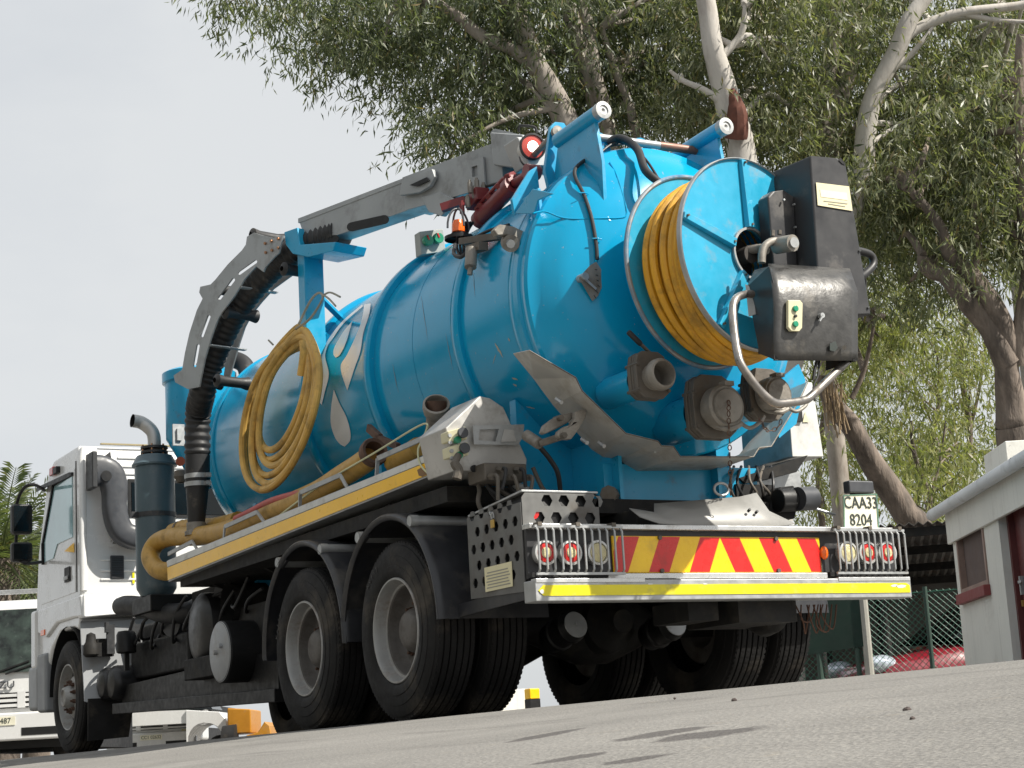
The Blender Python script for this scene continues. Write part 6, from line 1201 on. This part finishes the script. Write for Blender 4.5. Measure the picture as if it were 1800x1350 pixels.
# rear wall details
rw_ = CY0-.006
obj('rear_window', MB().box((-.72, rw_-.012, 2.17), (.72, rw_+.0, 2.47)), m_glass_dark, cab, bevel=.004)
obj('rear_window_seal', MB().box((-.75, rw_-.008, 2.14), (.75, rw_+.001, 2.168)).box((-.75, rw_-.008, 2.472), (.75, rw_+.001, 2.50)).box((-.75, rw_-.008, 2.168), (-.722, rw_+.001, 2.472)), m_black, cab)
for z in (2.70, 2.62, 2.55, 2.06, 1.98, 1.90): obj('wall_rib', MB().box((-.85, rw_-.010, z-.012), (.9, rw_+.002, z+.012)), m_white, cab, bevel=.008)
for z in (1.74, 1.64, 1.56): obj('wall_rib', MB().box((-1.02, rw_-.010, z-.010), (.9, rw_+.002, z+.010)), m_white, cab, bevel=.008)
obj('roof_seam', MB().box((-1.0, CY0-.01, 2.822), (1.0, CY0+.03, 2.835)), mat('seam_ochre', (.35, .29, .16), .6), cab)
obj('corner_pillar', MB().tube([(-1.175, CY0+.01, 1.46), (-1.175, CY0+.01, 2.70), (-1.15, CY0+.04, 2.78)], .035, 12), m_white, cab)
vt = obj('cab_vent', MB().box((-.93, rw_-.02, 1.56), (-.80, rw_, 1.78)), m_grey_plastic, cab, bevel=.015)
for k in range(9): obj('vent_slat', MB().box((-.92, rw_-.026, 1.572+k*.022), (-.81, rw_-.018, 1.582+k*.022)), m_dark_plastic, cab)
obj('build_plate', MB().box((-.95, rw_-.012, 1.86), (-.62, rw_-.010, 1.96)), m_white, cab); text('plate_text', '·267·  ▪▪', .07, (-.80, rw_-.014, 1.91), (1, 0, 0), (0, 0, 1), m_ink, cab, .001)
obj('wall_stripe', MB().box((-.72, rw_-.008, 1.52), (-.70, rw_+.0, 1.62)), m_tape_y, cab)
# swan-neck air intake on the cab's back wall
iy = CY0-.16
ip = [at(x, y, Y=iy) for x, y in ((164, 828), (178, 828), (194, 836), (201, 862), (201, 890), (206, 918), (218, 938), (240, 946), (262, 948))]
ip = smooth(ip, 6); rows = []
for i, p in enumerate(ip):
    d = (ip[min(i+1, len(ip)-1)]-ip[max(i-1, 0)]).normalized(); nn = V((-d.z, 0, d.x)).normalized(); hw = .155-.045*min(i/(len(ip)*.45), 1); hd2 = .09
    rows.append([p+nn*(hw*(abs(math.cos(t))**.6)*math.copysign(1, math.cos(t)))+V((0, 1, 0))*(hd2*(abs(math.sin(t))**.6)*math.copysign(1, math.sin(t))) for t in [2*math.pi*k/20 for k in range(21)]])
duct = part('intake_duct', MB().grid(rows).add(rows[0][:20], [tuple(range(20))]), m_grey_plastic, ang=60)
dc = at(161, 828, Y=iy); obj('intake_grille', MB().obox(dc, (.22, .05, .34), (1, 0, 0)), m_dark_plastic, duct, bevel=.012)
obj('duct_recess', MB().lathe([(0, .045), (.02, .05), (.02, 0)], at(186, 837, Y=iy-.075), (0, -1, 0), 16), m_black, duct)
obj('duct_bracket', MB().plate([at(228, 950, Y=iy), at(240, 952, Y=iy), at(236, 964, Y=iy), at(226, 964, Y=iy)], (0, .05, 0)).plate([at(178, 806, Y=iy), at(194, 794, Y=iy), at(197, 812, Y=iy)], (0, .04, 0)), m_dark_plastic, duct)
for k in range(3): p = at(169, 818+k*14, Y=iy-.085); obj('duct_screw', MB().cyl(p, p+V((0, -.02, 0)), .009, 8), m_black, duct)
# mirrors on arms
mr = part('mirror_arm', MB().tube(smooth([at(78, 862, X=-1.22), at(60, 852, X=-1.42), at(42, 858, X=-1.5), at(30, 885, X=-1.52), at(29, 930, X=-1.52), at(29, 975, X=-1.52), at(45, 990, X=-1.48), at(72, 988, X=-1.25)], 5), .016, 8), m_black)
for ya, yb_, wd in ((886, 938, .11), (953, 987, .10)):
    a = at(39, ya, X=-1.50); c = at(40, yb_, X=-1.50); m2 = obj('mirror_housing', MB().box((a.x-.10, a.y-.02, c.z), (a.x+.10, a.y+.09, a.z)), m_dark_plastic, mr, bevel=.03, seg=3); obj('mirror_glass', MB().box((a.x-.085, a.y-.026, c.z+.02), (a.x+.085, a.y-.021, a.z-.02)), m_glass_dark, mr)
obj('sun_visor', MB().hexa([at(64, 865, X=-1.28), at(122, 838, X=-1.22), at(122, 838, X=-1.1), at(64, 865, X=-1.0), at(64, 857, X=-1.28), at(122, 830, X=-1.22), at(122, 830, X=-1.1), at(64, 857, X=-1.0)]), m_dark_plastic, cab)
obj('front_corner_panel', MB().box((-1.24, 8.30, .85), (-1.1, 8.49, 1.42)), m_white, cab, bevel=.03)
for k in range(6): obj('corner_grille_slat', MB().box((-1.21, 8.48, .95+k*.075), (-.3, 8.50, .99+k*.075)), m_black, cab)
obj('front_bumper', MB().box((-1.24, 8.25, .45), (1.24, 8.6, .88)), mat('bumper_grey', (.32, .33, .34), .45), cab, bevel=.04); obj('entry_step', MB().box((-1.235, 7.98, .42), (-1.0, 8.28, .98)), mat('step_grey', (.25, .26, .27), .5), cab, bevel=.03)
# ------------------------------------------------------------------ equipment between cab and rear axles
for px, py, r in ((180, 1202, .145), (172, 1201, .13)):
    p = at(px, py, X=-1.12 if px == 180 else -1.2); r2 = r
    y = p.y
mt_tank = mat('air_tank_black', (.014, .014, .015), .4, 0, 0, .15, 4, ((.08, .07, .055), .25, 4))
for px, py, X_, r in ((172, 1203, -1.16, .145), (189, 1201, -1.12, .155)):
    p = at(px, py, X=X_); part('air_tank', MB().lathe([(0, 0), (.005, .06), (.025, r*.8), (.06, r*.97), (.09, r), (.9, r), (.95, r*.8), (.97, 0)], p, (1, 0, 0), 32), mt_tank)
p = at(340, 1107, X=-1.1); ac = part('oval_filter_cover', MB().lathe([(0, 0), (.01, .15), (.03, .24), (.07, .285), (.12, .29), (.5, .29)], p+V((.0, .0, 0)), (1, -.05, .0), 36), mt_tank)
p = at(386, 1146, X=-1.2); ft = part('diesel_tank', MB().lathe([(0, 0), (0, .215), (.015, .228), (1.0, .228), (1.0, 0)], p, (1, 0, 0), 40), m_black)
obj('tank_end', MB().lathe([(-.004, 0), (-.004, .205), (.004, .222)], p, (1, 0, 0), 40).cyl(p+V((-.03, .05, .0)), p+V((0, .05, 0)), .018, 8).cyl(p+V((-.03, -.06, .04)), p+V((0, -.06, .04)), .018, 8), mat('tank_end_grey', (.33, .34, .35), .5, .2, 0, .1, 5, (DUST, .3, 5)), ft)
part('battery_box', MB().box((-1.15, 3.4, .48), (-.5, 4.2, .64)), m_chassis, bevel=.01)
part('side_equipment', MB().box((-.92, 4.75, .60), (-.45, 6.3, .92)).box((-.85, 5.2, .9), (-.45, 6.2, 1.08)), mat('equipment_black', (.008, .008, .009), .6, 0, 0, .1, 4, spec=.3), bevel=.03)
part('lower_guard_rail', MB().bar(at(205, 1246, X=-1.07), at(492, 1222, X=-1.07), .08, .09), m_black, bevel=.005)
ra_, rb_ = at(215, 1240, X=-1.0), at(490, 1216, X=-1.0); part('underride_panel', MB().hexa([ra_, rb_, rb_+V((.5, 0, 0)), ra_+V((.5, 0, 0)), V((-1.0, ra_.y, .56)), V((-1.0, rb_.y, .6)), V((-.5, rb_.y, .6)), V((-.5, ra_.y, .56))]), m_black)
p = at(222, 1128, X=-1.05); part('air_dryer', MB().lathe([(-.10, .07), (-.09, .085), (.06, .085), (.09, .07), (.10, 0)], p, (0, 0, 1), 20).box(p+V((-.02, -.02, -.25)), p+V((.02, .02, -.1))), m_black)
p = at(160, 1135, X=-1.18); part('relay_valve', MB().lathe([(-.10, .05), (-.08, .07), (.0, .07), (.03, .05), (.1, .04), (.12, 0)], p, (0, 0, 1), 14).box(p+V((.05, -.03, -.1)), p+V((.2, .03, .06))), m_chassis)
part('charge_pipe', MB().tube(smooth([at(212, 1066, X=-1.12), at(228, 1064, X=-1.1), at(258, 1068, X=-1.05), at(290, 1078, X=-1.0), at(330, 1076, X=-.9), at(360, 1060, X=-.7)], 6), [.08]*3+[.085]*28, 18), m_hose_black)
part('grey_cylinder', MB().cyl(at(300, 1092, X=-.95), at(380, 1090, X=-.5), .13, 24), m_grey_plastic); part('grey_cylinder', MB().cyl(at(400, 1045, X=-.9), at(440, 1040, X=-.6), .12, 20), m_grey_plastic)
part('blower_housing', MB().box((-.9, 3.9, .95), (-.4, 4.7, 1.22)).lathe([(0, .16), (.3, .16), (.32, .1), (.32, 0)], (-1.0, 3.6, 1.02), (1, 0, 0), 24).box((-.95, 2.6, .72), (-.5, 3.6, .98)), m_chassis, bevel=.01)
part('pale_casting', MB().box(at(395, 1100, X=-.8), at(428, 1078, X=-.6)), m_valve, bevel=.01)
for k in range(12):
    y = 3.0+k*.28; part('cable_run', MB().tube(smooth([(-.95, y, 1.12+rnd.uniform(-.05, .08)), (-1.0, y+.15, 1.0+rnd.uniform(-.15, .1)), (-.97, y+.3, .92+rnd.uniform(-.1, .1)), (-.85, y+.45, .95)], 5), .014, 8), m_hose_black)
part('engine_block', MB().box((-.45, 5.9, .6), (.45, 8.1, 1.25)), m_chassis)
# ================================================================== loose things lying on or hanging from the truck
def thing(name, mb, m, label, cat, group=None, **k): return tag(obj(name, mb, m, **k), label, cat, group)
# thick yellow suction hose along the deck, bent round at its front end
sp = [K(655, 797, -1.12), K(640, 812, -1.12), K(603, 836, -1.12), K(555, 866, -1.12), K(480, 898, -1.12), K(410, 930, -1.13), K(350, 942, -1.14), K(300, 944, -1.16), K(275, 955, -1.2), K(264, 978, -1.25), K(276, 1000, -1.25), K(300, 1004, -1.2), K(330, 992, -1.1)]
h = thing('suction_pipe', MB().tube(smooth(sp, 8), .074, 20, caps=False), m_ypipe, 'thick yellow suction hose lying along the side deck, bent round by the stack', 'hose', ang=60)
d = (sp[0]-sp[1]).normalized(); obj('end_flange', MB().lathe([(-.03, .074), (-.02, .088), (.03, .092), (.045, .085), (.04, .066), (-.05, .062), (-.2, .06)], sp[0], d, 28), m_rusty, h); obj('bore', MB().lathe([(-.06, .066), (-.06, 0)], sp[0], d, 20), mat('bore_yellow', (.28, .14, .02), .7), h)
h = thing('short_pipe', MB().tube(smooth([K(305, 935, -1.05), K(330, 928, -1.05), K(380, 925, -1.0), K(420, 915, -1.0)], 6), .07, 18), m_ypipe, 'short yellow pipe behind the foot of the black suction hose', 'pipe')
obj('pipe_band', MB().lathe([(0, .08), (.05, .08)], K(318, 932, -1.05), (0, -1, -.02), 20), m_valve, h)
h = thing('short_pipe', MB().tube([K(690, 815, -1.0), K(735, 785, -1.0)], .06, 16), m_ypipe, 'yellow pipe end in the deck rail beside the rusty flanged pipe', 'pipe')
h = thing('flanged_pipe', MB().tube([K(767, 706, -1.1), K(767, 716, -1.1), K(766, 740, -1.06), K(764, 770, -1.02)], [.06, .058, .058, .06], 24, caps=False), m_rusty, 'rusty flanged steel pipe standing up at the rear of the deck', 'pipe')
dv_ = (K(767, 706, -1.1)-K(766, 740, -1.06)).normalized(); dv_ = V((-.35, -.75, .55)).normalized(); c_ = K(767, 710, -1.12)
obj('pipe_mouth', MB().lathe([(-.10, .058), (-.07, .075), (-.03, .082), (0, .08), (.004, .068), (-.02, .062), (-.2, .058), (-.2, 0)], c_, dv_, 28), m_cast, h); obj('valve_plate', MB().lathe([(-.16, 0), (-.16, .10), (-.12, .10), (-.12, .06)], c_+V((.06, .02, -.02)), dv_, 24), m_valve, h)
thing('red_hose', MB().tube(smooth([K(415, 912, -1.17), K(440, 900, -1.17), K(480, 880, -1.17), K(545, 862, -1.15), K(590, 845, -1.05)], 6), .026, 12), m_redhose, 'thin red hose lying on the deck beside the yellow suction hose', 'hose')
thing('angle_iron', MB().bar(K(648, 752, -.95), K(668, 770, -.95), .03, .05).bar(K(662, 768, -.95), K(700, 785, -.95), .03, .04), m_rusty, 'rusty steel angle lying on the deck against the tank', 'scrap steel')
thing('tie_wire', MB().tube(smooth([K(480, 915, -1.2), K(560, 855, -1.2), K(660, 795, -1.2), K(745, 745, -1.2), K(744, 770, -1.22), K(735, 790, -1.25), K(738, 815, -1.262), K(752, 832, -1.265)], 6), .006, 6), mat('pale_twine', (.6, .6, .38), .8), 'pale twine tied from the deck rail to the rusty pipe', 'twine')
# coiled yellow hose hanging on the cradle post
ctr, hu = [], []
hang = on_cyl(535, 575, 1.02, TX, TZ)
loops = [((496, 716), 54, 150, 0), ((500, 706), 47, 134, .5), ((503, 712), 50, 142, 1.0), ((499, 700), 40, 112, 1.7), ((506, 704), 42, 118, 2.2), ((492, 720), 57, 144, 2.8), ((497, 694), 36, 100, 3.1)]
co = None
for k, ((cx0, cy0), rx, ry, ph) in enumerate(loops):
    pts = []
    for i in range(40):
        a = 2*math.pi*i/40; lx = rx*math.cos(a); ly = ry*math.sin(a)
        tw = math.radians(15); x = cx0+lx*math.cos(tw)-ly*math.sin(tw)*1.0; y = cy0+lx*math.sin(tw)+ly*math.cos(tw)
        pinch = max(0, -math.sin(a))**3*.55; x = x*(1-pinch)+(536+k*3-8)*pinch; y = y+pinch*(6+k*3)
        p = on_cyl(x, y, 1.0+.035*(k % 3), TX, TZ) if True else None
        if abs(p.x) < .2: p = at(x, y, X=-1.0)
        p = at(x, y, X=-1.02-.03*(k % 3)+.10*max(0, -math.sin(a)))
        pts.append(p)
    mb = MB().tube(smooth(pts, 2, True), .026, 10, closed=True)
    if co is None: co = thing('hose_coil', mb, m_yhose_pale, 'coil of faded yellow hose hanging on the tank side below the boom cradle', 'hose')
    else: obj('hose_loop', mb, m_yhose_pale, co)
obj('loose_end', MB().tube(smooth([at(531, 600, X=-1.1), at(533, 620, X=-1.1), at(528, 660, X=-1.1)], 5), .024, 10), m_yhose_pale, co)
thing('rope', MB().tube(smooth([at(520, 578, X=-.98), at(545, 560, X=-.98), at(567, 525, X=-.95), at(560, 515, X=-.93), at(545, 530, X=-.93), at(525, 570, X=-.98)], 6), .009, 6), m_rope, 'grey rope tying the yellow hose coil to the blue cradle post', 'rope')
rp_ = bpy.data.objects['rope']
for q in ([at(567, 520, X=-.95), at(580, 514, X=-.98), at(598, 522, X=-1)], [at(567, 518, X=-.95), at(578, 525, X=-.98), at(590, 538, X=-1)], [at(472, 598, X=-1.05), at(476, 602, X=-1.05), at(480, 606, X=-1.05)]): obj('rope_tail', MB().tube(smooth(q, 5), .007, 6), m_rope, rp_)
lk = thing('padlock', MB().obox(K(866, 921, -1.252), (.012, .038, .045)), m_brass, 'brass padlock hanging on the perforated lamp box', 'padlock', bevel=.004)
pc = K(866, 913, -1.252); obj('shackle', MB().tube([pc+V((0, .014*math.cos(t), .006+.032*math.sin(t))) for t in [math.pi*i/8 for i in range(9)]], .004, 8), m_galv, lk)
